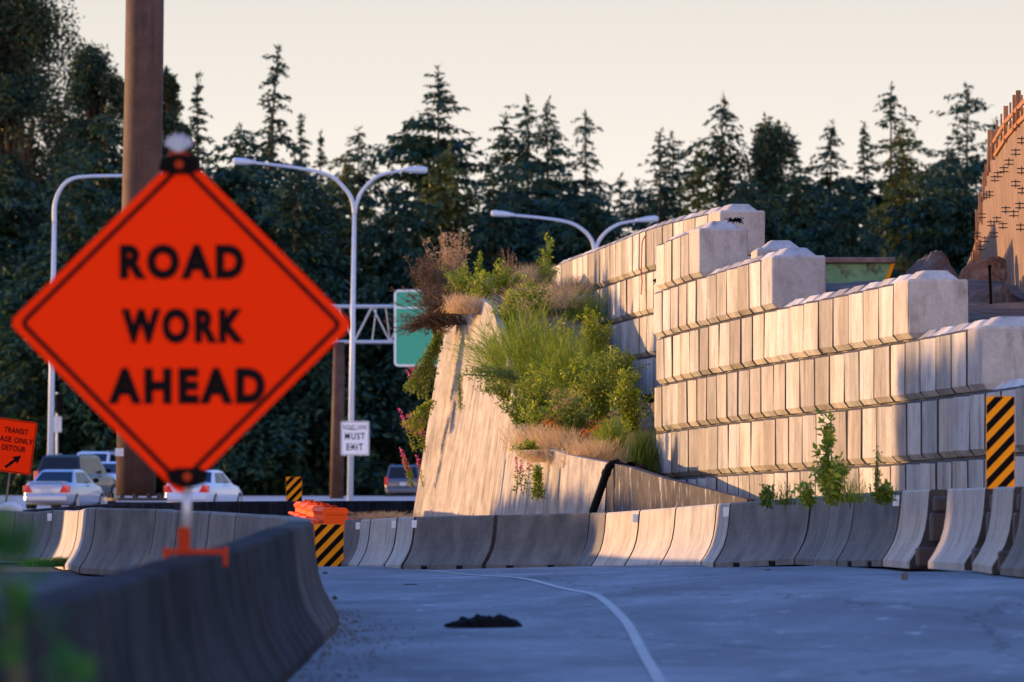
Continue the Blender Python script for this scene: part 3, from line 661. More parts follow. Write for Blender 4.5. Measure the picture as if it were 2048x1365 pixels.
# ---------------------------------------------------------------- orange water-filled barriers
def water_barrier(p0, p1, z, label, end):
    d = (p1 - p0); L = d.length; d.normalize(); n = Vector((d.y, -d.x)); ang = math.atan2(d.y, d.x)
    t = thing('plastic_barrier', label, 'plastic barrier', (p0.x, p0.y, z), 0, 'orange plastic barriers')
    def ring(s_, sc=1.0):
        prof = [(-.29, 0), (-.29, .12), (-.24, .2), (-.24, .34), (-.27, .40), (-.20, .46), (-.20, .60), (-.23, .66), (-.17, .74), (-.17, .90), (-.2, .96), (-.15, 1.02), (.15, 1.02), (.2, .96), (.17, .90), (.17, .74), (.23, .66), (.2, .60), (.2, .46), (.27, .4), (.24, .34), (.24, .2), (.29, .12), (.29, 0)]
        c = p0 + d * s_; return [Vector((c.x + n.x * a * sc * 1.22, c.y + n.y * a * sc * 1.22, z + b)) for a, b in prof]
    rings = []; k = 0; s_ = 0.0
    while s_ <= L + 1e-6:
        rings.append(ring(s_, .93 if k % 2 else 1.0)); k += 1; s_ += L / 10
    mb = MB(); mb.loft(rings); mb.build('barrier_shell', M['orange_plastic'], t)
    rb = MB()
    for zz in (.28, .52, .80):
        for sd in (-1, 1):
            a = p0 + n * sd * .31; b = p1 + n * sd * .31
            rb.tube([(a.x, a.y, z + zz), (b.x, b.y, z + zz)], .035, 6)
    rb.build('side_rails', M['orange_plastic'], t)
    hb = MB(); q = p0 if end else p1
    hb.box((p0.x, p0.y, z + .93), (.34, .03, .07), ang - math.pi / 2, bev=.01); hb.build('end_handle', M['orange_plastic'], t); hb = MB(); hb.box((p0.x, p0.y, z + .62), (.46, .03, .07), ang - math.pi / 2, bev=.01); hb.build('end_handle', M['orange_plastic'], t)
    for zz in (.98,):
        lg = MB()
        for u in (.15, .85):
            q = p0.lerp(p1, u); lg.tube([(q.x, q.y, z + 1.01), (q.x, q.y, z + 1.06)], .06, 8)
        lg.build('filler_cap', M['orange_dim'], t)
wa = XY(664, 117); z = ground_z(wa.x, wa.y) + .02
wps = [XY(671, 115.5), XY(651, 112.6), XY(636, 110), XY(623, 107.5), XY(612, 105)]
for i in range(4):
    d = (wps[i + 1] - wps[i]).normalized() * .05
    water_barrier(wps[i] + d, wps[i + 1] - d, (-.22, -.19, -.16, -.14)[i], ['nearest orange plastic barrier, its end above the wide striped panel', 'second orange plastic barrier in the row behind the striped panel', 'third orange plastic barrier in the row behind the striped panel', 'farthest orange plastic barrier beside the small striped marker'][i], i == 0)

# ---------------------------------------------------------------- black drain pipe
pp = thing('drain_pipe', 'black bent pipe rising over the low wing wall behind the barriers', 'pipe', P(1186, 1040, 131))
b = MB(); ks = [P(1176, 1070, 130), P(1187, 1020, 130), P(1203, 975, 130), P(1213, 945, 130), P(1218, 934, 130), P(1224, 929, 130), P(1233, 927, 130), P(1262, 932, 130.3), P(1290, 938, 126.8)]
b.tube(ks, .062, 12); b.build('pipe_run', M['black_rubber'], pp, True)
for q, r_ in ((ks[3], .07), (ks[6], .07)):
    pass
b = MB(); b.tube([P(1211, 951, 130), P(1214, 942, 130)], .072, 12); b.tube([P(1231, 927, 130), P(1238, 928, 130)], .072, 12); b.build('pipe_collar', M['black_rubber'], pp)

# ---------------------------------------------------------------- rectangular signs
def panel_sign(t, c, right, up, W, H, mat, edge, bw=.02, r=.05, inset=.02, name='sign_panel'):
    n = right.cross(up)                              # faces the camera when right x up points to -Y
    pb = MB(); pb.prism(rrect(c, right, up, W, H, r), -n * .01); pl = pb.build(name, mat, t)
    o = rrect(c + n * .005, right, up, W - 2 * inset, H - 2 * inset, max(.01, r - inset)); i = rrect(c + n * .005, right, up, W - 2 * inset - 2 * bw, H - 2 * inset - 2 * bw, max(.006, r - inset - bw))
    v, f = frame_ring(o, i, n * -.003); link_mesh('border', v, f, edge, pl); return pl, n
s = 112.0; ta = R(7.7); right = Vector((math.cos(ta), 0, -math.sin(ta))); up = Vector((math.sin(ta), 0, math.cos(ta)))
base = P(8, 1010, s)
t = thing('detour_sign', 'tilted orange rectangular sign with an up-right arrow and TRANSIT BASE ONLY DETOUR at left edge', 'road sign', (base.x, base.y, ground_z(base.x, base.y)))
W, H = 86 / s, 106 / s
tr = P(75, 846, s); cc = tr - right * (W / 2) - up * (H / 2)
pl, n = panel_sign(t, cc, right, up, W, H, M['orange'], M['black'], .012, .04, .012)
def loc(px, py): q = P(px, py, s); q.y = cc.y - .006; return q
write('TRANSIT', loc(32.5, 862), right, up, 48 / s, 11 / s, M['black'], pl, .02, spacing=1.1)
write('BASE ONLY', loc(29.5, 880.5), right, up, 74 / s, 11 / s, M['black'], pl, .02, spacing=1.1)
write('DETOUR', loc(27.5, 897), right, up, 48 / s, 11 / s, M['black'], pl, .02, spacing=1.1)
a0, a1 = loc(10.5, 935), loc(42.5, 911.5); dv = (a1 - a0).normalized(); pv = Vector((-dv.z, 0, dv.x)); Lr = (a1 - a0).length
ar = MB(); ar.prism([a0 - pv * .026, a0 + dv * (Lr * .62) - pv * .026, a0 + dv * (Lr * .58) - pv * .078, a1, a0 + dv * (Lr * .58) + pv * .078, a0 + dv * (Lr * .62) + pv * .026, a0 + pv * .026], (0, .002, 0)); ar.build('arrow', M['black'], pl)
b = MB(); b.tube([P(20, 945, s) + YB * .02, P(11, 1010, s) + YB * .02, Vector((base.x - .02, base.y + .02, ground_z(base.x, base.y)))], .018, 8); b.build('post', M['rust_rim'], t)
# white bag by the sign foot
b = MB(); q = P(20, 1024, 115); b.ball(q + ZU * .06, (.20, .14, .115), 16, 10); b.ball(q + Vector((.1, .02, .04)), (.13, .12, .09), 14, 8); b.ball(q + Vector((-.13, .03, .03)), (.11, .1, .09), 14, 8)
tag(b.build('sandbag', M['sandbag'], None, True), 'white bag on the barrier line below the tilted detour sign', 'sandbag')

# ---------------------------------------------------------------- street lamps, gantry, poles
def lamp_head(parent, p, d, L=.85, s_=1):
    d = Vector(d).normalized(); u = Vector((0, 0, 1)); sd = d.cross(u).normalized(); rings = []
    for t_, w_, h_ in ((0, .07, .07), (.12, .11, .09), (.45, .17, .15), (.85, .18, .17), (1.0, .12, .11)):
        c_ = p + d * (L * t_); rings.append([c_ + sd * (w_ * math.cos(2 * math.pi * k / 10)) + u * (h_ * math.sin(2 * math.pi * k / 10) * (1.1 if math.sin(2 * math.pi * k / 10) > 0 else .7)) for k in range(10)])
    mb = MB(); mb.loft(rings); return mb.build('lamp_head', M['lamp'], parent, True)
def street_lamp(label, s, base_px, top_px, arms, r0=.14, sgn=None):
    b0 = P(*base_px, s); b0.z = ground_z(b0.x, b0.y); tp = P(*top_px, s)
    t = thing('street_lamp', label, 'street lamp', b0, 0, 'pale curved-arm street lamps')
    mb = MB(); mb.tube([b0, b0.lerp(tp, .5), tp], [r0, r0 * .85, r0 * .62], 12); mb.tube([b0, b0 + ZU * .12], .22, 12); mb.build('pole', M['lamp'], t, True)
    for pix, head in arms:
        pts_ = catmull([tuple(P(x, y, s)) for x, y in pix], 6)
        mb = MB(); n_ = len(pts_); mb.tube(pts_, [.09 - .035 * i / n_ for i in range(n_)], 8); mb.build('arm', M['lamp'], t, True)
        e = pts_[-1]; hq = P(*head, s); d = hq - e; lamp_head(t, e - d.normalized() * .05, d, d.length + .05)
    return t
la = street_lamp('tall twin-arm street lamp right of the orange diamond, carrying a small white sign', 50, (700, 1000), (709, 425),
   [([(709, 428), (704, 400), (690, 378), (660, 352), (600, 337), (510, 326)], (465, 324)), ([(709, 428), (714, 404), (728, 378), (758, 352), (806, 341)], (855, 342))], .125)
street_lamp('twin-arm street lamp rising behind the rear block wall', 44, (1193, 960), (1190, 500),
   [([(1190, 505), (1184, 482), (1168, 462), (1140, 446), (1090, 437), (1028, 431)], (982, 428)), ([(1190, 505), (1197, 484), (1214, 463), (1240, 448), (1272, 442)], (1317, 439))], .125)
street_lamp('single-arm street lamp at left, its arm passing behind the brown pole', 52, (99, 1000), (109, 440),
   [([(109, 445), (109, 415), (116, 388), (134, 364), (165, 354), (245, 352), (290, 352)], (330, 352))], .13)
# white regulatory sign on the lamp
s = 50.4; c = P(710, 877, s)
t = thing('lane_sign', 'white rectangular sign reading RIGHT LANE MUST EXIT on the twin-arm lamp pole', 'road sign', P(704, 912, s))
pl, n = panel_sign(t, c, XR, ZU, 57.5 / s, 69 / s, M['white'], M['black'], .022, .07, .025)
for body, x0, x1, y0, y1 in (('RIGHT LANE', 686.5, 733, 850, 859.5), ('MUST', 690, 730, 866, 879.5), ('EXIT', 693, 726, 887.5, 901)):
    write(body, P((x0 + x1) / 2, (y0 + y1) / 2, s) + Vector((0, -.006, 0)), XR, ZU, (x1 - x0) / s, (y1 - y0) / s, M['black'], pl, (.008 if body == 'RIGHT LANE' else .018), spacing=1.25)
b = MB(); b.box(c + Vector((-.1, .05, .35)), (.3, .1, .04)); b.box(c + Vector((-.1, .05, -.35)), (.3, .1, .04)); b.build('clamp_strap', M['galv'], t)
# overhead sign bridge
s = 42.0; g0 = P(676, 700, s)
t = thing('sign_gantry', 'overhead truss gantry on a brown pole behind the orange diamond sign', 'sign gantry', (g0.x, g0.y, ground_z(g0.x, g0.y)))
mb = MB(); mb.tube([(P(673, 960, s).x, g0.y, ground_z(g0.x, g0.y)), P(678, 684, s)], [.34, .26], 16); mb.build('column', M['rust'], t, True)
ch = MB(); dd = .9
for y in (613, 684):
    for o_ in (0, dd): ch.tube([P(560, y, s) + YB * o_, P(1010, y, s) + YB * o_], .075, 8)
ch.build('chords', M['galv'], t)
wb = MB()
for k in range(-3, 9):
    x = 672 + k * 36; up_ = k % 2 == 0; n0 = P(x, 613 if up_ else 684, s); n1 = P(x + 36, 684 if up_ else 613, s)
    wb.tube([n0, n1], .04, 6); wb.tube([n0 + YB * dd, n1 + YB * dd], .035, 6); wb.tube([P(x + (9 if up_ else -9), 613, s), P(x, 684, s)], .03, 6); wb.tube([n0, n0 + YB * dd], .03, 6)
wb.build('web_members', M['galv'], t)
gs = thing('highway_sign', 'green overhead highway sign with white border, half hidden by the overhanging bush', 'road sign', P(905, 735, s) - YB * .2)
pb = MB(); c = P(905, 657, s) - YB * .2; W, H = 234 / s, 154 / s
pb.prism(rrect(c, XR, ZU, W, H, .22), (0, .04, 0)); pl = pb.build('sign_panel', M['green_sign'], gs)
v, f = frame_ring(rrect(c - YB * .01, XR, ZU, W - .02, H - .02, .21), rrect(c - YB * .01, XR, ZU, W - .20, H - .20, .13), (0, .006, 0)); link_mesh('border', v, f, M['white'], pl)
b = MB(); b.box(P(905, 616, s) - YB * .21, (W - .2, .006, .07)); b.build('divider', M['white'], pl)
# big brown pole
s = 80.0; pb_ = P(275, 995, s); g = ground_z(pb_.x, pb_.y)
t = thing('sign_column', 'huge brown steel column rising out of the photo behind the diamond sign', 'steel column', (pb_.x, pb_.y, g))
mb = MB(); mb.tube([P(271, 992, s), P(278, 640, s), P(287.5, 180, s), P(293, -260, s)], [.50, .495, .485, .47], 40); mb.build('column_shaft', M['rust'], t, True)
mb = MB(); mb.box((pb_.x, pb_.y, (g + pb_.z) / 2 - .06), (1.5, 1.5, pb_.z - g - .12), bev=.05); mb.build('footing', M['barrier_dirty_shaded'], t)
mb = MB(); mb.tube([P(271, 1002, s), P(271, 996, s)], .80, 24); mb.build('base_flange', M['steel_dark'], t)
bo = MB()
for k in range(12):
    a = k * math.pi / 6; q = P(271, 998, s) + Vector((.68 * math.cos(a), .68 * math.sin(a), 0)); bo.tube([q, q + ZU * .14], .04, 6)
bo.build('anchor_bolts', M['steel_dark'], t)
b = MB(); q = P(241, 905, s); b.box((q.x, F / s - .52, q.z), (.21, .01, .20)); b.build('number_plate', M['galv'], t)
# traffic signal at left
s = 46.0; q = P(113, 1000, s); t = thing('traffic_signal', 'dark traffic signal with a grey box below it beside the single-arm lamp', 'traffic signal', (q.x, q.y, ground_z(q.x, q.y)))
b = MB(); b.tube([(q.x, q.y, ground_z(q.x, q.y)), P(114, 785, s)], .05, 8); b.build('post', M['galv'], t)
b = MB(); b.box(P(119, 808, s), (.32, .22, .85), bev=.03); h_ = b.build('signal_head', M['black'], t)
b = MB()
for k in range(3): b.tube([P(119, 795 + k * 14, s) - YB * .12, P(119, 795 + k * 14, s) - YB * .28], .095, 10)
b.build('visor', M['black'], h_)
b = MB(); b.box(P(115, 849, s), (.36, .06, .70), bev=.02); b.build('control_box', M['galv'], t)

# ---------------------------------------------------------------- dumpster, dirt piles, stake
s = 112.0
t = thing('dumpster', 'rusty pale green skip with sloping end behind the block wall', 'dumpster', P(1700, 585, s))
yf, yb_ = F / s, F / s + 1.5; px = lambda x, y: P(x, y, s)
rings = []
for y_ in (yf, yb_):
    rings.append([Vector((a.x, y_, a.z)) for a in (px(1590, 525), px(1762, 587), px(1590, 587), px(1786, 525))])
b = MB(); A_ = [px(1590, 590), px(1762, 590), px(1784, 525), px(1590, 525)]; b.prism(A_, (0, 1.5, 0)); bd = b.build('skip_body', M['dumpster'], t)
b = MB(); b.box(px(1688, 521) + YB * .0 + Vector((0, -.03, 0)), (1.82, .09, .10), bev=.015); b.box(px(1688, 521) + YB * 1.5, (1.82, .09, .10), bev=.015)
b.box(px(1786, 521) + YB * .75, (.09, 1.5, .098), bev=.015); b.build('rim', M['rust_rim'], t)
b = MB(); b.prism([px(1768, 590) - YB * .02, px(1790, 527) - YB * .02, px(1782, 527) - YB * .02, px(1758, 590) - YB * .02], (0, .05, 0)); b.build('corner_rib', M['yellow'], t)
def pile(label, pix, s, rx, ry, rz, mat, seed, amp=.25, n=34):
    q = P(*pix, s); r = np.random.RandomState(seed); ph = r.uniform(0, 6.28, (7, 2)); fq = r.uniform(1.5, 9, (7, 2)) 
    vs = []; 
    for j in range(n + 1):
        for i in range(n + 1):
            u = (i / n - .5) * 2.4; v_ = (j / n - .5) * 2.4; rr = math.hypot(u, v_)
            h = max(0, 1 - rr ** 1.7) if rr < 1 else 0
            nz = sum(math.sin(fq[k, 0] * u + ph[k, 0]) * math.cos(fq[k, 1] * v_ + ph[k, 1]) / (1 + k * .6) for k in range(7)) * .5
            h = h * (1 + amp * nz) + (r.uniform(-.05, .05) if rr < 1.05 else 0); vs.append((q.x + u * rx, q.y + v_ * ry, q.z + h * rz - .03 - (.25 if rr >= 1.05 else 0)))
    fs = [(j * (n + 1) + i, j * (n + 1) + i + 1, (j + 1) * (n + 1) + i + 1, (j + 1) * (n + 1) + i) for j in range(n) for i in range(n)]
    return tag(link_mesh('dirt_pile', vs, fs, mat), label, 'dirt pile', 'dirt piles behind the block wall')
pile('dark dirt heap with white scraps between the dumpster and the brown wall', (1862, 575), 140, .52, .8, .50, M['soil'], 8, .3)
pile('reddish dirt heap below the brown wall at the right edge', (1985, 590), 128, .75, 1.0, .60, M['soil_red'], 2, .3)
pile('dark lumpy dirt heap around the black stake at right', (1985, 640), 142, .70, .8, .50, M['soil'], 3, .35)
pile('pale rubble heap cut by the right edge beside the brown wall', (2048, 585), 130, .4, .8, .38, M['soil_red'], 4, .3)
b = MB(); b.tube([P(1983, 648, 146), P(1979, 536, 146)], .022, 8)
st_ = thing('stake', 'thin black stake standing in the dirt at right', 'stake', P(1983, 648, 146)); b.build('shaft', M['black'], st_)
b = MB(); b.box(P(1979, 533, 146), (.055, .05, .045), bev=.01); b.build('cap', M['black'], st_)
# scraps on top of the wall end and slab pieces
b = MB()
for k in range(5): b.box(P(1838 + k * 12, 556 - (k % 2) * 6, 152), (.12, .1, .03), rnd.uniform(0, 3), bev=.01)
tag(b.build('broken_slab', M['block_old']), 'broken white slab pieces lying on the third course’s near end', 'rubble')
for i, (x, y, s_, w_) in enumerate([(1470, 441, 131.5, .30), (1318, 562, 122.3, .22), (1330, 858, 122.6, .30), (1335, 760, 122.6, .2)]):
    b = MB(); q0 = P(x, y, s_)
    for k in range(28):
        a = rnd.uniform(0, math.pi * 2); l = rnd.uniform(.3, 1) * w_ * .6; e = q0 + Vector((math.cos(a) * l, -abs(math.sin(a)) * l * .4, rnd.uniform(-.06, .05)))
        b.tube([q0 + Vector((rnd.uniform(-.1, .1), 0, rnd.uniform(-.02, .02))), q0.lerp(e, .6) + ZU * rnd.uniform(-.02, .05), e], [.012, .009, .004], 4)
    tag(b.build('dry_roots', M['black_rubber']), ['dark tangle of roots on the top course of the front wall', 'dark frayed straps under the top course’s far corner', 'dark frayed roots hanging from the front wall’s far corner, lower one', 'dark frayed roots at the front wall’s far corner, upper one'][i], 'debris', 'dark tangles caught on the block wall')
b = MB(); b.tube([P(1283 + dx, y, 112) - YB * .1 for dx, y in ((18, 466), (6, 474), (1, 486), (0, 520), (-1, 545), (1, 562), (-1, 590))], .012, 5)
tag(b.build('red_strap', plain('red_strap_cloth', (.5, .05, .03), .7)), 'thin red strap hanging down the rear block wall', 'strap')

# ---------------------------------------------------------------- brown formed wall at the right edge
TOPW = [(1927, 546, 104), (1946, 500, 108), (1960, 440, 113), (1974, 352, 119), (1988, 292, 125), (2018, 248, 134), (2060, 200, 145), (2110, 150, 158)]
BOTW = [(1927, 556), (1950, 556), (1970, 558), (1990, 560), (2005, 562), (2030, 565), (2070, 570), (2120, 575)]
fwt = thing('formed_wall', 'tall streaked brown wall with rows of metal ties at the right edge', 'wall', P(1990, 565, 120))
vs = []; r1 = 9
for (x, y, s_), (xb, yb) in zip(TOPW, BOTW):
    a = P(xb + 2, 600, s_); bt = P(x, y, s_)
    for k in range(r1): vs.append(a.lerp(bt, k / (r1 - 1)))
m = len(vs); vs += [v + Vector((.45, .1, 0)) for v in vs]; fs = []; n_ = len(TOPW)
for i in range(n_ - 1):
    for k in range(r1 - 1):
        a = i * r1 + k; fs += [(a, a + r1, a + r1 + 1, a + 1), (a + m, a + m + 1, a + m + r1 + 1, a + m + r1)]
    a = i * r1 + r1 - 1; fs.append((a, a + r1, a + r1 + m, a + m))
for k in range(r1 - 1): fs.append((k, k + 1, k + 1 + m, k + m))
link_mesh('wall_face', vs, fs, M['form'], fwt)
def wall_s(x): return float(np.interp(x, [t_[0] for t_ in TOPW], [t_[2] for t_ in TOPW]))
TIES = [(1966, 432), (1984, 448), (2008, 452), (1990, 470), (2030, 428), (2044, 455), (1964, 496), (1960, 528), (1996, 440), (1975, 392), (1981, 388), (1992, 358), (1998, 350), (2010, 340), (2020, 325), (2034, 305), (2046, 282), (2034, 368), (2046, 342), (2014, 420), (2042, 412), (1956, 470), (1958, 545), (2047, 382), (1972, 480)]
for (x, y) in TIES:
    s_ = wall_s(x) + 1.5; q = P(x, y, s_); mb = MB()
    for dz in (-.03, .03): mb.tube([q + Vector((-.085, -.02, dz)), q + Vector((.05, -.02, dz))], .009, 5)
    mb.box(q + Vector((-.02, -.02, 0)), (.014, .03, .12)); mb.build('wall_tie', M['steel_dark'], fwt)
fe = thing('guard_rail', 'wooden posts with orange rails along the top of the brown wall', 'guard rail', P(1975, 352, 119))
for (x, y0, y1, w_) in [(1954, 420, 480, .05), (1960, 385, 445, .05), (1968, 345, 400, .05), (1979, 260, 345, .06), (1987, 262, 320, .07), (2012, 212, 285, .07), (2030, 190, 262, .07), (2037, 181, 255, .07), (1948, 500, 548, .045), (1940, 522, 552, .045), (1972, 330, 372, .03), (1994, 240, 300, .03), (2003, 228, 290, .03), (2021, 205, 262, .03), (2044, 190, 240, .03), (1956, 452, 500, .025), (1964, 405, 450, .025), (1943, 505, 545, .025), (1935, 530, 554, .025), (1951, 470, 520, .025), (1976, 300, 352, .03), (1953, 485, 540, .045), (1960, 480, 520, .05), (2062, 160, 235, .07), (2085, 140, 215, .07)]:
    s_ = wall_s(x) + .5; a = P(x, y0, s_); bq = P(x, y1, s_); mb = MB(); mb.box((a + bq) / 2 + YB * .04, (w_, w_, (a - bq).length)); mb.build('rail_post', M['wood'], fe)
for rl in ([(1984, 290), (2012, 243), (2037, 215), (2085, 165)], [(1990, 310), (2012, 275), (2037, 245), (2085, 200)]):
    mb = MB(); mb.tube([P(x, y, wall_s(x) + .5) for x, y in rl], .035, 5); mb.build('rail', M['orange_rail'], fe)

# ---------------------------------------------------------------- debris on the road
def on_ground(x, y):
    s_ = 200.0
    for _ in range(30):
        q = XY(x, s_); s_ = .5 * s_ + .5 * (y - HY) / (HC - ground_z(q.x, q.y))
    return s_
def shred(name, x, y, s, wpx, hm, mat, label, cat, n=60, seed=1, group=None):
    r = random.Random(seed); s = on_ground(x, y); q = P(x, y, s); q.z = ground_z(q.x, q.y) + .004; b = MB(); W = wpx / s
    for k in range(n):
        u = r.uniform(-.5, .5); hh = hm * (1 - abs(u * 1.7) ** 2) * r.uniform(.3, 1); c = q + Vector((u * W, r.uniform(-.15, .15), 0)); a = r.uniform(-.6, .6)
        b.prism([c + Vector((-.05, 0, 0)), c + Vector((.05, r.uniform(-.03, .03), 0)), c + Vector((.05 + a * hh, .02, hh * .7)), c + Vector((a * hh * 1.3, .03, hh)), c + Vector((-.06 + a * hh * .5, 0, hh * .5))], (r.uniform(-.02, .02), .03, .01))
    return tag(b.build(name, mat), label, cat, group)
shred('tyre_shred', 968, 1256, 240, 130, .10, M['black_rubber'], 'black torn tyre shred lying on the road left of the painted line', 'tyre debris', 80, 3)
for i, (x, y, s_, w_, h_, lb) in enumerate([(1810, 1160, 170, 14, .07, 'small dark stone near the right barriers’ feet'), (650, 1148, 150, 12, .03, 'small dark stone on the road by the bend of the looping barrier'), (820, 1170, 168, 30, .012, 'thin brown leaf litter on the road left of the line'),
    (670, 1200, 195, 10, .04, 'small stone close to the dark near barrier'), (1535, 1141, 160, 14, .02, 'thin dark scrap on the road before the wide dark barrier')]):
    s_ = on_ground(x, y); q = P(x, y, s_); q.z = ground_z(q.x, q.y) + h_ * .4; b = MB(); b.ball(q, (w_ / s_ / 2, w_ / s_ / 2, h_ * .6), 9, 6)
    for v in b.v: v += Vector((rnd.uniform(-1, 1), rnd.uniform(-1, 1), rnd.uniform(-1, 1))) * h_ * .12
    tag(b.build('stone', M['soil']), lb, 'stone', 'bits lying on the road')

# ---------------------------------------------------------------- cars
def car(kind, label, paint, x, s, yaw, group='cars on the highway', z=None):
    """rear of the car at the origin facing -Y, then turned by yaw"""
    q = P(x, 1000, s); g = ground_z(q.x, q.y) + .02 if z is None else z
    t = thing('car', label, 'car', (0, 0, 0), 0, group); pm = M[paint]
    if kind == 'sedan': st = [(0, .72, .42, .84), (.06, .80, .30, .96), (.30, .87, .24, 1.0), (1.1, .90, .20, .99), (3.1, .90, .20, .97), (4.0, .88, .22, .86), (4.5, .80, .26, .74), (4.68, .66, .36, .64)]; gb = (.75, 3.35, .80, .96); gr = (1.45, 2.55, .60, 1.45); belt = .97
    elif kind == 'suv': st = [(0, .82, .42, 1.02), (.05, .90, .34, 1.10), (.3, .94, .28, 1.14), (3.2, .95, .28, 1.13), (4.2, .93, .3, 1.05), (4.7, .84, .34, .92), (4.85, .7, .42, .8)]; gb = (.08, 3.45, .88, 1.12); gr = (.38, 2.75, .72, 1.80); belt = 1.13
    else: st = [(0, .86, .42, 1.0), (.05, .92, .34, 1.06), (.3, .95, .28, 1.08), (3.6, .95, .28, 1.05), (4.5, .9, .3, .95), (4.95, .75, .38, .8)]; gb = (.06, 3.9, .9, 1.05); gr = (.35, 3.0, .76, 1.78); belt = 1.06
    rings = []
    for (y, hw, z0, z1) in st:
        h = z1 - z0
        rings.append([Vector((a * hw, y, z0 + b * h)) for a, b in ((-.90, 0), (-.99, .18), (-1, .5), (-.97, .8), (-.90, .97), (-.6, 1.02), (.6, 1.02), (.90, .97), (.97, .8), (1, .5), (.99, .18), (.90, 0))])
    b = MB(); b.loft(rings); body = b.build('body', pm, t, True)
    y0, y1, w0, z0 = gb; Y0, Y1, W0, Z0 = gr; z0 -= .03
    gring = lambda y, Y, k: None
    base = [Vector((-w0, y0, z0)), Vector((w0, y0, z0)), Vector((w0 * .96, y1, z0)), Vector((-w0 * .96, y1, z0))]
    top = [Vector((-W0, Y0, Z0 - .05)), Vector((W0, Y0, Z0 - .05)), Vector((W0, Y1, Z0 - .05)), Vector((-W0, Y1, Z0 - .05))]
    cap_ = [Vector((-W0 * .82, Y0 + .10, Z0)), Vector((W0 * .82, Y0 + .10, Z0)), Vector((W0 * .82, Y1 - .15, Z0)), Vector((-W0 * .82, Y1 - .15, Z0))]
    b = MB(); b.loft([base, top, cap_]); b.build('cabin', pm, t)
    def pane(name, a, b_, c, d, u0, u1, v0, v1):
        bi = lambda u, v: a.lerp(b_, u).lerp(d.lerp(c, u), v)
        n = (b_ - a).cross(d - a).normalized(); m = MB(); m.prism([bi(u0, v0) + n * .008, bi(u1, v0) + n * .008, bi(u1, v1) + n * .008, bi(u0, v1) + n * .008], -n * .012); return m.build(name, M['glass'], t)
    pane('rear_window', base[0], base[1], top[1], top[0], .06, .94, .10, .92)
    pane('windscreen', base[2], base[3], top[3], top[2], .06, .94, .08, .94)
    for (i, j) in ((1, 2), (3, 0)):
        pane('side_window', base[i], base[j], top[j], top[i], .10, .48, .10, .88); pane('side_window', base[i], base[j], top[j], top[i], .52, .90, .10, .88)
    for sx in (-1, 1):
        m = MB(); y = st[0][0]; hw = st[1][1]; hz = belt - .02
        if kind == 'sedan': m.prism([Vector((sx * (hw + .03), y - .012, hz - .06)), Vector((sx * (hw - .18), y - .02, hz - .04)), Vector((sx * (hw - .32), y - .012, hz - .30)), Vector((sx * (hw + .03), y - .012, hz - .30))], (0, .14, 0))
        else: m.box((sx * (hw - .06), y + .01, hz - .10), (.17, .10, .42), bev=.02)
        m.build('tail_light', M['red_lens'], t)
        m = MB(); m.box((sx * .62, st[-2][0] + .04, st[-1][3] - .08), (.30, .12, .12), bev=.03); m.build('headlight', M['white'], t)
        m = MB(); m.box((sx * (w0 + .14), y1 - .45, z0 + .14), (.20, .10, .15), bev=.04); m.build('wing_mirror', M['black'], t)
        for yy in (st[0][0] + .85, st[-1][0] - .85):
            r_ = .32 if kind == 'sedan' else .37; xo = sx * (st[2][1] - .09); m = MB(); m.tube([(xo - .11, yy, r_), (xo + .11, yy, r_)], r_, 20); wh = m.build('wheel', M['tyre'], t)
            m = MB(); m.tube([(xo + sx * .10, yy, r_), (xo + sx * .12, yy, r_)], r_ * .62, 14); m.build('rim', M['rim'], wh)
    m = MB(); m.box((0, -.05, .46), (st[1][1] * 1.9, .16, .26), bev=.06); m.build('bumper', pm, t)
    m = MB(); m.box((0, -.035, belt - .26), (.33, .012, .17), bev=.002); m.build('licence_plate', M['plate'], t)
    if kind == 'sedan':
        m = MB(); m.box((0, .12, belt + .06), (1.4, .16, .025), bev=.01); m.box((-.6, .12, belt + .03), (.04, .1, .06)); m.box((.6, .12, belt + .03), (.04, .1, .06)); m.build('boot_spoiler', pm, t)
        m = MB(); m.box((0, -.03, belt - .12), (.62, .012, .03), bev=.002); m.build('trim_strip', M['rim'], t)
    else:
        m = MB()
        for sx in (-.62, .62): m.tube([(sx, Y0 + .2, Z0 + .04), (sx, Y1 - .3, Z0 + .04)], .02, 6)
        m.build('roof_rail', M['rim'], t)
    t.location = (q.x, q.y, g); t.rotation_euler = (0, 0, yaw); return t
car('sedan', 'silver sedan seen from behind with red tail lights, right of the tilted detour sign', 'silver', 92, 58, R(-13), z=.28)
car('suv', 'tall dark sport utility car just beyond the silver sedan', 'darkcar', 116, 54, R(-14), z=.50)
car('sedan', 'white sedan with lit red tail lights behind the foot of the orange diamond', 'whitecar', 372, 56, R(-14), z=.28)
car('van', 'dark grey van with a red tail light at the foot of the tall old wall', 'greycar', 806, 38.6, R(-3), z=.44)
car('sedan', 'white sedan coming towards the camera, left of the brown column', 'whitecar', 236, 47, R(180 - 6), z=.72)
car('van', 'white van coming towards the camera behind the white sedan, left of the brown column', 'whitecar', 212, 42, R(180 - 8), z=.98)

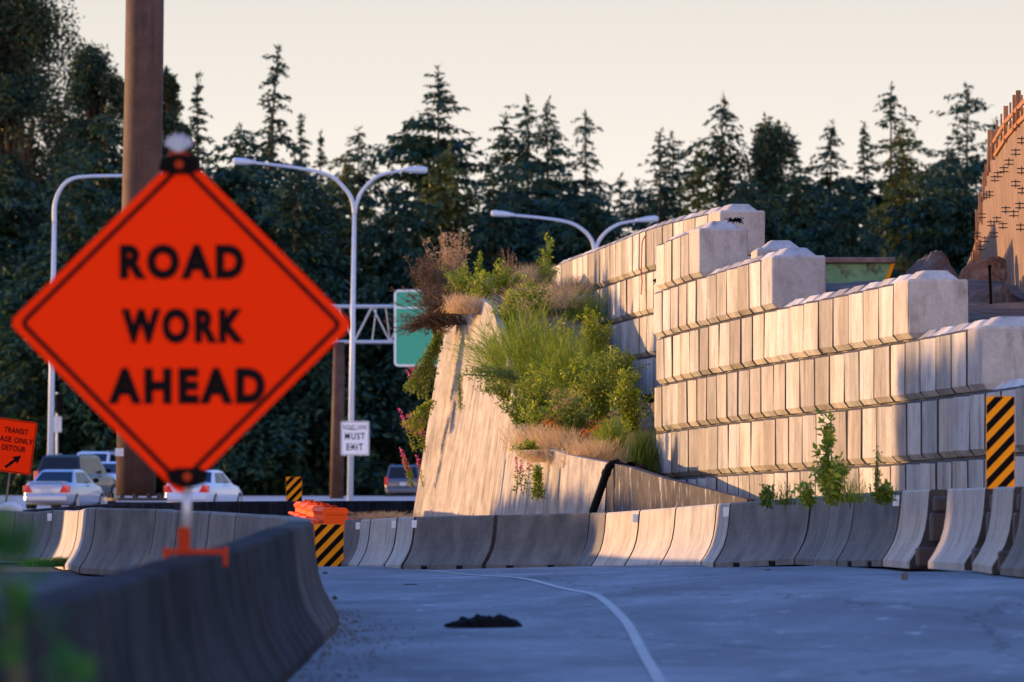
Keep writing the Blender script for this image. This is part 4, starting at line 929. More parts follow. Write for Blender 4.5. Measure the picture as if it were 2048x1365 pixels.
# ---------------------------------------------------------------- leaf clouds
def cards_mesh(name, C_, D_, N_, Ln, Wd, mat, parent=None, loc=(0, 0, 0), bend=.18):
    """pointed leaf shapes: centres, directions, side normals, lengths, widths"""
    n = len(C_); D_ = D_ / np.linalg.norm(D_, axis=1)[:, None]; Sd = np.cross(D_, N_); Sd /= (np.linalg.norm(Sd, axis=1)[:, None] + 1e-9); U = np.cross(Sd, D_)
    Ln = Ln[:, None]; Wd = Wd[:, None]
    V = np.empty((n, 4, 3)); V[:, 0] = C_; V[:, 1] = C_ + D_ * Ln * .45 + Sd * Wd * .5 + U * Ln * bend * .5; V[:, 2] = C_ + D_ * Ln - U * Ln * bend; V[:, 3] = C_ + D_ * Ln * .45 - Sd * Wd * .5 + U * Ln * bend * .5
    V = V.reshape(-1, 3) - np.array(loc)
    me = bpy.data.meshes.new(name); me.vertices.add(4 * n); me.vertices.foreach_set('co', V.ravel())
    me.loops.add(4 * n); me.loops.foreach_set('vertex_index', np.arange(4 * n, dtype=np.int32)); me.polygons.add(n); me.polygons.foreach_set('loop_start', np.arange(0, 4 * n, 4, dtype=np.int32)); me.polygons.foreach_set('loop_total', np.full(n, 4, dtype=np.int32))
    me.materials.append(mat); me.update(calc_edges=True)
    o = bpy.data.objects.new(name, me); COL.objects.link(o)
    if parent is not None: o.parent = parent
    else: o.location = loc
    return o
def unit(r, n): v = r.normal(size=(n, 3)); return v / np.linalg.norm(v, axis=1)[:, None]
def conifer_mesh(parent, base, H, Wd, seed, mat, dens=1.0, droop=.35, gap=0.2, bare=.05, lean=0, power=.74, low=.06):
    r = np.random.RandomState(seed); Cs = []; Ds = []; Ns = []; Ls = []; Ws = []
    base = np.array(base, float); nlev = int(34 * dens) + 10; tube = MB(); sd1, sd2, az0 = r.uniform(0, 6.28, 3); power *= r.uniform(.8, 1.1)
    for i in range(nlev):
        f = low + (1 - low) * (i + r.uniform(0, .8)) / nlev
        if f > .985: continue
        rad = Wd / 2 * 1.75 * ((1 - f) ** power) * (1.0 if f > .25 else .75 + f) * (1 + .28 * math.sin(9 * f + sd1) + .18 * math.sin(23 * f + sd2)) + .015 * Wd
        nb = int(r.randint(5, 9)); a0 = r.uniform(0, 6.28)
        for k in range(nb):
            if r.rand() < gap: continue
            a = a0 + 6.283 * k / nb + r.uniform(-.3, .3); L = rad * r.uniform(.45, 1.25) * (1 + .25 * math.sin(a + az0))
            z0 = f * H; up = r.uniform(-.1, .25) + .25 * f; dirh = np.array([math.cos(a), math.sin(a), 0]); cx = lean * max(0, f - .6) ** 1.5 * Wd
            o = base + np.array([cx, 0, min(.985 * H, z0 + r.normal() * .012 * H)]); m = max(5, int(L / (H * .011)))
            tt = (np.arange(m) + r.uniform(0, 1, m)) / m; tt = tt[tt > bare]; m = len(tt)
            if m == 0: continue
            pts_ = o + dirh * (tt * L)[:, None] + np.array([0, 0, 1]) * ((up * tt - droop * 1.6 * tt ** 2 + .25 * droop * tt ** 3) * L)[:, None]
            for rep_ in range(4 if L < 3.2 else 7):
                jit = r.normal(size=(m, 3)) * np.array([1, 1, .6]) * L * .055
                sgn = r.choice([-1, 1], m)[:, None]; side = np.array([-dirh[1], dirh[0], 0])
                D = dirh * r.uniform(.3, 1, m)[:, None] + side * sgn * r.uniform(.2, 1.0, m)[:, None] + np.array([0, 0, -1]) * r.uniform(-.15, .75, m)[:, None]
                Cs.append(pts_ + jit); Ds.append(D); Ns.append(np.array([0, 0, 1]) + r.normal(size=(m, 3)) * .45)
                lc = min(L, 3.2); Ls.append((H * .008 + lc * .13) * r.uniform(.5, 1.3, m)); Ws.append((H * .0045 + lc * .05) * r.uniform(.6, 1.3, m))
            if f < .9 and k % 3 == 0: tube.tube([o, o + dirh * L * .5 + np.array([0, 0, (up * .5 - .35 * droop) * L])], [H * .0025, H * .001], 3, False)
    m = 40; tt = r.uniform(.9, 1.0, m); Cs.append(base + np.stack([lean * np.maximum(0, tt - .6) ** 1.5 * Wd + r.normal(size=m) * .002 * H, r.normal(size=m) * .002 * H, tt * H], 1)); Ds.append(unit(r, m) + [0, 0, 1.2]); Ns.append(unit(r, m)); Ls.append(np.full(m, H * .018)); Ws.append(np.full(m, H * .005))
    C_, D_, N_ = map(np.concatenate, (Cs, Ds, Ns)); Ln, Wd_ = np.concatenate(Ls), np.concatenate(Ws)
    cards_mesh('crown', C_, D_, N_, Ln, Wd_, mat, parent, tuple(parent.location))
    tube.tube([base + np.array([lean * max(0, f - .6) ** 1.5 * Wd, 0, f * H]) for f in (0, .2, .4, .6, .7, .8, .9, .99)], [H * .014 * (1.05 - f) for f in (0, .2, .4, .6, .7, .8, .9, .99)], 7)
    tube.build('trunk', M['bark'], parent)
def broad_mesh(parent, base, H, Wd, seed, mat, n=9000, lobes=26, low=.25, leaf=.022):
    r = np.random.RandomState(seed); base = np.array(base, float); Cs = []; tb = MB()
    tb.tube([base, base + [0, 0, H * .35], base + [r.uniform(-.05, .05) * H, 0, H * .65], base + [0, 0, H * .9]], [H * .022, H * .017, H * .01, H * .002], 7)
    for k in range(lobes):
        f = r.uniform(low, .97); rad = Wd / 2 * math.sin(math.pi * min(1, (f - low * .6) / (1 - low * .6)) ** .8) ** .6 * r.uniform(.2, 1); a = r.uniform(0, 6.28)
        c = base + np.array([math.cos(a) * rad, math.sin(a) * rad, f * H]); rr = Wd * r.uniform(.07, .17)
        m = n // lobes; v = unit(r, m) * (r.uniform(0, 1, m) ** .45)[:, None] * rr * np.array([1, 1, 1.25]); Cs.append(c + v)
        tb.tube([base + np.array([0, 0, max(.1, f - .25) * H]), (base + np.array([0, 0, f * H]) + c) / 2, c], [H * .006, H * .004, H * .0015], 4, False)
    C_ = np.concatenate(Cs); m = len(C_)
    cards_mesh('crown', C_, unit(r, m), unit(r, m), H * leaf * r.uniform(.5, 1.3, m), H * leaf * .6 * r.uniform(.6, 1.2, m), mat, parent, tuple(parent.location)); tb.build('trunk', M['bark'], parent)
def tree(kind, label, tip, wpx, s, seed, mat='conifer', group=None, name=None, **kw):
    tp = P(tip[0], tip[1], s); g = ground_z(tp.x, tp.y); H = tp.z - g
    t = thing(name or ('conifer_tree' if kind == 'c' else 'broadleaf_tree'), label, 'tree', (tp.x, tp.y, g), 0, group or 'trees beyond the highway')
    (conifer_mesh if kind == 'c' else broad_mesh)(t, (tp.x, tp.y, g), H, wpx / s, seed, M[mat], **kw); return t
TREES = [
 ('c', 'slim pointed conifer just right of the brown column', (395, 152), 150, 31, {}),
 ('c', 'tall ragged conifer with a bent tip above the upper right edge of the orange diamond', (536, 100), 230, 31, dict(lean=.35, gap=.4, droop=.5)),
 ('c', 'small thin conifer right of the bent-tipped tree', (603, 232), 110, 29, {}),
 ('c', 'small thin conifer left of the twin-arm lamp’s bend', (641, 266), 110, 29, {}),
 ('c', 'conifer rising between the two arms of the near twin-arm lamp', (717, 256), 220, 30, {}),
 ('c', 'largest conifer in the middle with long level branches and a pointed tip', (877, 134), 270, 31, dict(gap=.18, droop=.22, power=.85)),
 ('c', 'leftmost and lowest tip in the tight group right of the big middle conifer', (1008, 230), 180, 30, dict(gap=.3)),
 ('c', 'tallest tip in the tight group right of the big middle conifer', (1056, 192), 220, 30, dict(gap=.35)),
 ('c', 'slender conifer touching the right side of the tight group’s tallest tree', (1095, 197), 190, 30.5, dict(gap=.3)),
 ('c', 'open-branched conifer above the left arm of the far lamp', (1172, 228), 240, 30, dict(gap=.38, droop=.4)),
 ('c', 'low faint conifer tip above the far lamp’s right arm', (1240, 350), 140, 28, {}),
 ('c', 'left one of a close pair of conifers above the rear block wall', (1320, 262), 210, 30, {}),
 ('c', 'right one of a close pair of conifers above the rear block wall', (1346, 270), 180, 29, {}),
 ('c', 'drooping thin-topped conifer above the front wall’s top course', (1436, 192), 250, 30, dict(lean=.2, gap=.35, droop=.6)),
 ('b', 'round-topped leafy tree between the drooping conifer and the dumpster', (1528, 238), 260, 30, dict(n=20000, lobes=60, leaf=.014)),
 ('c', 'small conifer pressed against the right side of the round leafy tree', (1588, 272), 120, 29.5, {}),
 ('c', 'evenly tapered conifer above the dumpster', (1662, 246), 250, 30, dict(gap=.12)),
 ('c', 'short dark conifer left of the yellow-lit tree', (1728, 248), 150, 29, {}),
 ('c', 'tall open-topped conifer behind the yellow-lit tree', (1782, 170), 240, 30, dict(gap=.4)),
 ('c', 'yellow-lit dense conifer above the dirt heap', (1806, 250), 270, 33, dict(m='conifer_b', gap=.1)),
 ('c', 'tall dark conifer with upswept branches left of the brown wall', (1934, 170), 300, 31, dict(droop=.15, gap=.25)),
 ('c', 'slim conifer half behind the brown wall’s top', (1990, 240), 130, 29, {}),
 ('c', 'conifer beyond the brown wall at the right edge', (2060, 300), 200, 29, {}),
 ('b', 'huge leafy tree filling the upper left corner', (20, -70), 420, 33, dict(n=70000, lobes=120, leaf=.0095, low=.08)),
 ('b', 'leafy tree with lit orange patches left of the brown column', (190, 92), 250, 32, dict(n=42000, lobes=80, leaf=.011, low=.1)),
 ('b', 'leafy tree crown peeping right of the brown column', (338, 130), 150, 32, dict(n=22000, lobes=55, leaf=.012, low=.12)),
 ('c', 'dark conifer at the left edge below the huge leafy tree', (-10, 300), 300, 36, dict(gap=.1)),
 # front belt, lower and denser
 ('c', 'dense dark conifer behind the single-arm lamp', (140, 292), 369, 37, dict(gap=.08)),
 ('c', 'dense dark conifer left of the brown column’s middle', (215, 212), 268, 35, dict(gap=.08)),
 ('c', 'dense dark conifer hidden behind the orange diamond’s top', (345, 292), 313, 37, dict(gap=.08)),
 ('c', 'dense dark conifer under the near lamp’s left arm', (480, 252), 369, 36, dict(gap=.1)),
 ('c', 'broad dark conifer below the near lamp’s left arm', (590, 312), 369, 37, dict(gap=.08)),
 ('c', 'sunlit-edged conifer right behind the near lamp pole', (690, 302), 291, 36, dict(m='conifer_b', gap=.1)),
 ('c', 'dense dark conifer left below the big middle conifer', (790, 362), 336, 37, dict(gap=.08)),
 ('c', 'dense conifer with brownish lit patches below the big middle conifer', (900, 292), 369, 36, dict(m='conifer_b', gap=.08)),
 ('c', 'dark conifer behind the top of the overgrown slope', (985, 322), 324, 37, dict(gap=.1)),
 ('c', 'dense dark conifer beneath the tight group, left of the far lamp', (1075, 352), 369, 36, dict(gap=.1)),
 ('c', 'dark conifer right behind the far lamp’s pole', (1190, 362), 358, 37, dict(gap=.1)),
 ('c', 'dark conifer behind the left end of the rear block wall', (1275, 362), 313, 36, dict(gap=.1)),
 ('c', 'greenish conifer below the drooping thin-topped one', (1395, 292), 313, 36, dict(m='conifer_b', gap=.15)),
 ('c', 'dense dark conifer just beyond the front wall’s top end block', (1490, 352), 336, 37, dict(gap=.08)),
 ('c', 'dense dark conifer left above the dumpster', (1600, 332), 347, 36, dict(gap=.08)),
 ('c', 'dense dark conifer right above the dumpster', (1700, 362), 313, 37, dict(gap=.08)),
 ('c', 'dense dark conifer between the yellow-lit tree and the brown wall', (1895, 302), 369, 36, dict(gap=.08)),
 ('c', 'dense dark conifer behind the lower end of the brown wall', (1985, 362), 313, 36, dict(gap=.08)),
]
for i, (k, lab, tip, wp, s_, kw) in enumerate(TREES):
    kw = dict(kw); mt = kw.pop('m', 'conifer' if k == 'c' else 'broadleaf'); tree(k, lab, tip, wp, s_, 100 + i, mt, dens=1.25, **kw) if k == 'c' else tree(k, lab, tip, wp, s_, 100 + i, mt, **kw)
# far wooded rise closing the view under the crowns
wx = [(-200, 430), (60, 400), (330, 440), (600, 480), (800, 500), (1000, 500), (1200, 500), (1400, 490), (1600, 480), (1800, 470), (2000, 450), (2300, 430)]
r = np.random.RandomState(5); Cs = []
for k in range(60000):
    x = r.uniform(-250, 2300); top = np.interp(x, [a for a, _ in wx], [b for _, b in wx]) + 40 * math.sin(x * .02) + 25 * math.sin(x * .053); s_ = r.uniform(26.5, 28.5); y = top + abs(r.normal()) * 260
    if y < 985: Cs.append(P(x, y, s_))
Cs = np.array([tuple(c) for c in Cs]); m = len(Cs)
o = cards_mesh('far_wood', Cs, unit(r, m), unit(r, m), r.uniform(.3, .8, m), r.uniform(.2, .45, m), M['conifer'], None, tuple(Cs.mean(0))); tag(o, 'dark mass of woodland closing the gaps under the conifers', 'woodland', kind='stuff')
hv = []; hx = list(range(-300, 2401, 50))
for x in hx:
    top = np.interp(x, [a for a, _ in wx], [b for _, b in wx]) + 40 * math.sin(x * .02) + 25 * math.sin(x * .053) + 45
    hv += [P(x, 985, 27), P(x, (985 + top) / 2, 26.6), P(x, top, 26), P(x, top, 24) + ZU * -1, P(x, 985, 22)]
hf = [(i * 5 + k, (i + 1) * 5 + k, (i + 1) * 5 + k + 1, i * 5 + k + 1) for i in range(len(hx) - 1) for k in range(4)]
tag(link_mesh('wooded_hill', hv, hf, M['farhill'], None, True), kind='structure')

# ---------------------------------------------------------------- weeds and shrubs on the slope
def plant(kind, label, x, y, s, hp, wp, seed, mat='leaf', n=None, lean=(0, 0), name=None, cat='shrub', group=None, leaf=None, smat='stem', dens=1.0):
    """base at photo pixel x, y; height hp and spread wp in photo pixels"""
    if x < 1312 and s < 128: s = s - 8.2 if x < 1000 else (slope_s(x, y) + .25 if y < 945 and 'hang' not in label and 'face' not in label else s)
    r = np.random.RandomState(seed); b = np.array(tuple(P(x, y, s))); H, W = hp / s, wp / s
    t = thing(name or kind, label, cat, tuple(b), 0, group); Cs, Ds, Ns, Ls, Ws = [], [], [], [], []; sb = MB(); extra = []
    lx = np.array([lean[0] / s, 0, -lean[1] / s])
    if kind in ('leafy_shrub', 'bramble', 'sapling'):
        n = int((n or 16) * 1.25); leaf = leaf or .060
        for k in range(n):
            a = r.uniform(0, 6.28); q = r.uniform(.1, 1) ** .7; hh = H * r.uniform(.45, 1.0) * (1 - .35 * q)
            e = b + np.array([math.cos(a) * W / 2 * q, math.sin(a) * W / 2.2 * q, hh]) + lx; c1 = b + (e - b) * .5 + np.array([-math.cos(a) * W * .06, 0, hh * .15])
            u = np.linspace(0, 1, 7)[:, None]; pth = (1 - u) ** 2 * b + 2 * u * (1 - u) * c1 + u ** 2 * e
            sb.tube([tuple(p_) for p_ in pth], [.010, .009, .008, .007, .005, .004, .002], 4, False)
            m = int(dens * 1.5 * max(14, np.linalg.norm(e - b) / leaf * 3.2)); u = r.uniform(.12, 1, m)[:, None]; C_ = (1 - u) ** 2 * b + 2 * u * (1 - u) * c1 + u ** 2 * e
            w_ = (.05 + W * .07 * (1 - u)) * (1 if kind != 'sapling' else .5); C_ = C_ + unit(r, m) * w_; Cs.append(C_); Ds.append(unit(r, m) + (C_ - C_.mean(0)) * .6 + [0, 0, .35]); Ns.append(unit(r, m) + [0, 0, .8])
            Ls.append(leaf * r.uniform(.6, 1.4, m)); Ws.append(leaf * .55 * r.uniform(.6, 1.3, m))
    elif kind == 'broom_bush':
        n = n or 420
        for k in range(n):
            a = r.uniform(0, 6.28); q = r.uniform(0, 1) ** .6; hh = H * r.uniform(.5, 1) * (1 - .4 * q * q); bb = b + np.array([r.normal() * W * .09, r.normal() * W * .09, r.uniform(0, .3) * H])
            e = bb + np.array([math.cos(a) * W / 2 * q, math.sin(a) * W / 2 * q, hh * .85]) + lx; m = 7; u = (np.arange(m) / m)[:, None]
            pth = bb + (e - bb) * u + np.array([0, 0, 1]) * (u * (1 - u) * hh * .35); Cs.append(pth); Ds.append(np.tile(e - bb, (m, 1)) + r.normal(size=(m, 3)) * .22 * np.linalg.norm(e - bb)); Ns.append(unit(r, m))
            Ls.append(np.full(m, np.linalg.norm(e - bb) / m * 1.7)); Ws.append(np.full(m, .009) * r.uniform(.6, 1.6, m))
        sb.tube([tuple(b - [0, 0, .1]), tuple(b + [0, 0, H * .3])], [.03, .012], 5)
    elif kind == 'grass_tuft':
        n = n or 700
        a = r.uniform(0, 6.28, n); q = r.uniform(0, 1, n) ** .5; bb = b + np.stack([r.normal(size=n) * W * .22, r.normal(size=n) * W * .2, np.zeros(n)], 1); hh = H * r.uniform(.35, 1, n)
        d = np.stack([np.cos(a) * q * W * .35, np.sin(a) * q * W * .35, hh], 1) + lx
        for u0 in (0, .34, .67):
            Cs.append(bb + d * u0 + np.array([0, 0, -1]) * (u0 ** 2 * .15 * hh)[:, None]); Ds.append(d + np.array([0, 0, -1.0]) * (u0 * .6 * hh)[:, None]); Ns.append(unit(r, n)); Ls.append(np.linalg.norm(d, axis=1) * .42); Ws.append(np.full(n, .009 * (1.3 - u0)))
        sb.tube([tuple(b - [0, 0, .05]), tuple(b + [0, 0, H * .2])], [.01, .004], 4)
    elif kind in ('seed_stalk', 'withered_bush'):
        n = n or 9
        for k in range(n):
            bb = b + np.array([r.uniform(-.5, .5) * W * .5, r.uniform(-.3, .3) * W, 0]); e = bb + np.array([r.normal() * W * .22, r.normal() * .1, H * r.uniform(.55, 1)]) + lx * r.uniform(.6, 1.1)
            sb.tube([tuple(bb), tuple((bb + e) / 2 + r.normal(size=3) * .02), tuple(e)], [.009, .006, .002], 4, False)
            for j in range(9 if kind == 'seed_stalk' else 16):
                u = r.uniform(.35, 1); o_ = bb + (e - bb) * u; tw = o_ + np.array([r.normal() * .09, r.normal() * .06, r.uniform(-.02, .14)]) * (1.6 - u); sb.tube([tuple(o_), tuple(tw)], [.004, .0015], 3, False)
                m = 7; uu = r.uniform(.3, 1.05, m)[:, None]; Cs.append(o_ + (tw - o_) * uu + r.normal(size=(m, 3)) * .012); Ds.append(unit(r, m)); Ns.append(unit(r, m)); Ls.append(.026 * r.uniform(.6, 1.4, m)); Ws.append(.014 * r.uniform(.6, 1.4, m))
    elif kind == 'fireweed':
        n = n or 4
        for k in range(n):
            bb = b + np.array([r.uniform(-.5, .5) * W, 0, 0]); e = bb + np.array([r.normal() * W * .2, 0, H * r.uniform(.7, 1)]) + lx; sb.tube([tuple(bb), tuple((bb + e) / 2 + r.normal(size=3) * .02), tuple(e)], [.007, .006, .002], 4, False)
            m = 46; u = r.uniform(.05, .7, m)[:, None]; Cs.append(bb + (e - bb) * u + r.normal(size=(m, 3)) * .012); Ds.append(unit(r, m) * [1, 1, .4] + [0, 0, .3]); Ns.append(unit(r, m)); Ls.append(.07 * r.uniform(.6, 1.3, m)); Ws.append(.02 * r.uniform(.7, 1.3, m))
            m = 36; u = r.uniform(.5, 1, m)[:, None]; extra.append(bb + (e - bb) * u + unit(r, m) * .045 * (1.3 - u))
    sb.build('stems', M[smat], t)
    C_, D_, N_ = map(np.concatenate, (Cs, Ds, Ns)); cards_mesh('leaves', C_, D_, N_, np.concatenate(Ls), np.concatenate(Ws), M[mat], t, tuple(b))
    if extra:
        C_ = np.concatenate(extra); m = len(C_); cards_mesh('petals', C_, unit(r, m), unit(r, m), .04 * r.uniform(.7, 1.3, m), .032 * r.uniform(.7, 1.3, m), M['pink'], t, tuple(b))
    return t
PL = [
 ('withered_bush', 'brown withered bush overhanging the left shoulder of the tall old wall', 905, 650, 114.5, 90, 120, dict(lean=(-52, 10), n=60, mat='brownbush', smat='bark')),
 ('withered_bush', 'dark drooping twigs hanging over the green sign, left of the old wall’s top', 893, 640, 114.2, 60, 110, dict(lean=(-62, 70), n=60, mat='brownbush', smat='bark')),
 ('withered_bush', 'brown twiggy growth on the crest behind the overhanging bush', 870, 610, 112, 100, 90, dict(lean=(-12, -5), n=40, mat='brownbush', smat='bark')),
 ('leafy_shrub', 'green shrub trailing down the left edge of the old wall', 884, 660, 114.4, 60, 60, dict(lean=(-48, 150), n=16, mat='leaf_dark')),
 ('leafy_shrub', 'green trailing shrub low on the left edge of the old wall', 868, 800, 114.6, 60, 40, dict(lean=(-42, 90), n=9, mat='leaf')),
 ('fireweed', 'pink-flowered stalks beside the green sign’s lower corner', 850, 800, 114.3, 70, 30, dict(lean=(-25, 0), n=4)),
 ('fireweed', 'pink and purple flower stalks by the left edge of the old wall, middle height', 840, 905, 114.3, 90, 34, dict(lean=(-18, 0), n=5)),
 ('fireweed', 'bright pink flowers low by the old wall’s left edge above the grey van', 835, 975, 114.3, 85, 36, dict(lean=(-16, 0), n=5)),
 ('seed_stalk', 'tall dry seed stalks standing highest on the left of the crest', 905, 590, 110.5, 135, 80, dict(n=46, mat='drygrass', smat='drystem', lean=(-6, 0))),
 ('leafy_shrub', 'green shrub at the crest below the dry seed stalks', 880, 615, 111.5, 105, 100, dict(n=26, mat='leaf_dark', leaf=.035)),
 ('sapling', 'slender green upright sapling left on the crest', 957, 600, 112.5, 130, 24, dict(n=5)),
 ('leafy_shrub', 'green leafy shrub below the slender crest saplings', 965, 635, 114, 120, 90, dict(n=24)),
 ('seed_stalk', 'thin dry stalks between the saplings on the crest', 1020, 590, 112, 100, 36, dict(n=8, mat='brownbush', smat='drystem')),
 ('sapling', 'tallest pointed green sapling rising above the crest', 1097, 570, 112, 132, 30, dict(n=6)),
 ('leafy_shrub', 'small green shrub at the foot of the tallest sapling', 1088, 578, 112.5, 70, 70, dict(n=14)),
 ('grass_tuft', 'pinkish dry grass tuft right on top of the old wall', 928, 628, 115.3, 46, 80, dict(mat='drygrass')),
 ('grass_tuft', 'pinkish dry grass on the crest left of the tallest sapling', 1055, 572, 112, 50, 90, dict(mat='drygrass')),
 ('grass_tuft', 'dry grass on the crest below the rear wall’s far end', 1142, 588, 112.5, 44, 110, dict(mat='drygrass')),
 ('grass_tuft', 'dry grass bank under the tallest sapling', 1095, 620, 114, 60, 150, dict(mat='drygrass', n=900)),
 ('grass_tuft', 'yellow-green grass spilling down below the rear wall', 1165, 640, 115, 70, 120, dict(mat='broom', n=560)),
 ('broom_bush', 'large dark green broom bush in the middle of the slope', 1058, 800, 119.5, 190, 230, dict(mat='broom', n=560)),
 ('broom_bush', 'broom bush spreading over the old wall’s right shoulder', 1010, 770, 120.5, 130, 190, dict(mat='broom', n=520, lean=(-10, 10))),
 ('broom_bush', 'broom bush above the orange-red leaves', 1130, 800, 120, 130, 170, dict(mat='broom', n=520)),
 ('bramble', 'arching bramble reaching left across the old wall’s face', 1040, 760, 121.5, 45, 130, dict(mat='leaf_dark', lean=(-72, 8), n=14, leaf=.04)),
 ('bramble', 'bramble with bronze leaf clusters left of the broom', 1020, 800, 121.6, 70, 130, dict(mat='leaf_dark', n=26, lean=(-10, 10))),
 ('leafy_shrub', 'yellow-green leafy shrub in the middle of the slope', 1075, 850, 121.8, 150, 120, dict(n=26)),
 ('leafy_shrub', 'leafy shrub left above the notch in the old wall', 1045, 860, 122.3, 100, 110, dict(n=24, mat='leaf_dark')),
 ('leafy_shrub', 'bright green leafy shrub leaning against the rear wall', 1190, 750, 119.5, 170, 90, dict(n=24)),
 ('leafy_shrub', 'wide bright green shrub right of the slope’s middle', 1195, 850, 122, 190, 150, dict(n=40)),
 ('leafy_shrub', 'dark leafy shrub under the rear block wall', 1240, 800, 121.5, 130, 110, dict(n=30, mat='leaf_dark')),
 ('leafy_shrub', 'green shrub at the front wall’s far corner', 1262, 870, 123.6, 150, 90, dict(n=30)),
 ('leafy_shrub', 'green shrub below the middle of the slope', 1140, 880, 123.3, 110, 130, dict(n=32, mat='leaf_dark')),
 ('leafy_shrub', 'orange and red leaved low bush above the old wall’s notch', 1160, 868, 124, 66, 130, dict(n=22, mat='redleaf', leaf=.06, dens=.8, lean=(0, 14))),
 ('leafy_shrub', 'small bronze-leaved bush high on the left of the slope', 1040, 745, 120.5, 70, 120, dict(n=12, mat='redleaf', leaf=.045, dens=.5, lean=(0, 20))),
 ('leafy_shrub', 'yellowish shrub hanging at the notch of the old wall', 1060, 905, 124.2, 50, 70, dict(n=16, lean=(-6, 22))),
 ('grass_tuft', 'peach dry grass on the ledge right of the old wall’s notch', 1110, 925, 125.5, 75, 120, dict(mat='drygrass', n=900, lean=(0, -4))),
 ('grass_tuft', 'peach dry grass above the pipe’s bend', 1185, 938, 127.5, 70, 110, dict(mat='drygrass', n=900)),
 ('grass_tuft', 'dry grass hanging over the ledge of the old wall', 1080, 900, 124.6, 34, 80, dict(mat='drygrass', n=500, lean=(0, 40))),
 ('broom_bush', 'olive broom clump left of the green grass corner', 1222, 925, 127, 90, 90, dict(mat='broom', n=380)),
 ('grass_tuft', 'fresh green tall grass in the corner beside the front wall', 1284, 952, 127, 100, 50, dict(mat='grass', n=900)),
 ('leafy_shrub', 'sunlit shrub on the crest under the dry seed stalks’ right side', 930, 612, 112.5, 110, 90, dict(n=26)),
 ('leafy_shrub', 'green shrub on the crest left of the pinkish dry grass', 1005, 600, 0, 90, 90, dict(n=24)),
 ('leafy_shrub', 'leafy shrub on the crest left of the rear wall', 1060, 640, 0, 100, 110, dict(n=26)),
 ('seed_stalk', 'thin dry stalks among the shrubs in front of the big broom', 1045, 690, 0, 110, 70, dict(n=14, mat='drygrass', smat='drystem')),
 ('leafy_shrub', 'rust-brown withering bush left of the slope’s centre', 1035, 790, 0, 90, 110, dict(n=16, mat='brownbush', smat='bark', dens=.7)),
 ('leafy_shrub', 'low rust-brown bush under the tall sunlit shrub', 1130, 870, 0, 60, 120, dict(n=16, mat='redleaf', leaf=.045, dens=.6)),
 ('grass_tuft', 'large dry grass tuft spilling over the notch of the old wall', 1075, 905, 0, 60, 100, dict(mat='drygrass', n=800, lean=(-8, -4))),
 ('leafy_shrub', 'bright green shrub on the crest in front of the big broom', 1010, 690, 0, 120, 100, dict(n=26)),
 ('leafy_shrub', 'tall sunlit green shrub in the centre of the slope', 1110, 760, 0, 150, 110, dict(n=26)),
 ('leafy_shrub', 'loose yellow-green shrub over the notch of the old wall', 1085, 880, 0, 90, 120, dict(n=26)),
 ('grass_tuft', 'sunlit dry grass patch between the shrubs in the middle of the slope', 1150, 830, 0, 60, 110, dict(mat='drygrass', n=700)),
 ('leafy_shrub', 'red-leaved low bush left of the fresh green grass corner', 1195, 880, 0, 50, 90, dict(n=10, mat='redleaf', leaf=.06, dens=.8, lean=(0, 12))),
 ('leafy_shrub', 'hanging green vine on the old wall left of the pipe', 1075, 930, 125.6, 20, 26, dict(n=12, lean=(0, 76), leaf=.045)),
 ('leafy_shrub', 'thin dark vine hanging on the upper face of the tall old wall', 918, 740, 116.2, 10, 14, dict(n=4, lean=(2, 86), mat='leaf_dark', leaf=.03)),
 ('fireweed', 'sparse purple flower stalks on the face of the old wall’s notch', 1045, 990, 124.2, 90, 30, dict(n=3, smat='drystem')),
 ('sapling', 'tall yellow-green weed in front of the lower block courses', 1655, 1005, 188, 215, 46, dict(n=6, leaf=.085)),
 ('leafy_shrub', 'yellow-green leafy base around the tall roadside weed', 1662, 1010, 187, 125, 84, dict(n=24, leaf=.055)),
 ('grass_tuft', 'thin yellow grass right of the tall roadside weed', 1700, 1008, 187, 75, 70, dict(mat='leaf', n=120)),
 ('leafy_shrub', 'dark small weed left of the tall roadside weed', 1536, 1012, 178, 52, 26, dict(n=8, mat='leaf_dark')),
 ('grass_tuft', 'thin grass blades left among the roadside weeds', 1570, 1012, 181, 60, 60, dict(mat='grass', n=90)),
 ('leafy_shrub', 'small leafy weed touching the tall roadside weed', 1617, 1012, 186, 56, 40, dict(n=8)),
 ('sapling', 'thin dark stalk weed right among the roadside weeds', 1752, 1005, 192, 150, 20, dict(n=3, mat='leaf_dark', leaf=.03)),
 ('leafy_shrub', 'dark green low weed under the thin dark stalk', 1765, 1003, 192, 42, 50, dict(n=12, mat='leaf_dark')),
 ('grass_tuft', 'dry yellow grass on the bank behind the orange barrier', 770, 1040, 116, 22, 130, dict(mat='drygrass', n=500)),
 ('grass_tuft', 'low green grass at the foot of the looping barrier, left', 85, 1134, 147, 22, 90, dict(mat='shadegreen', n=700)),
 ('grass_tuft', 'low green grass at the foot of the sunlit barrier pair', 128, 1134, 147, 24, 60, dict(mat='grass', n=500)),
]
for i, (k, lab, x, y, s_, hp, wp, kw) in enumerate(PL): plant(k, lab, x, y, s_, hp, wp, 300 + i, cat={'grass_tuft': 'grass', 'fireweed': 'flowers', 'seed_stalk': 'weeds', 'sapling': 'weeds'}.get(k, 'shrub'), **kw)
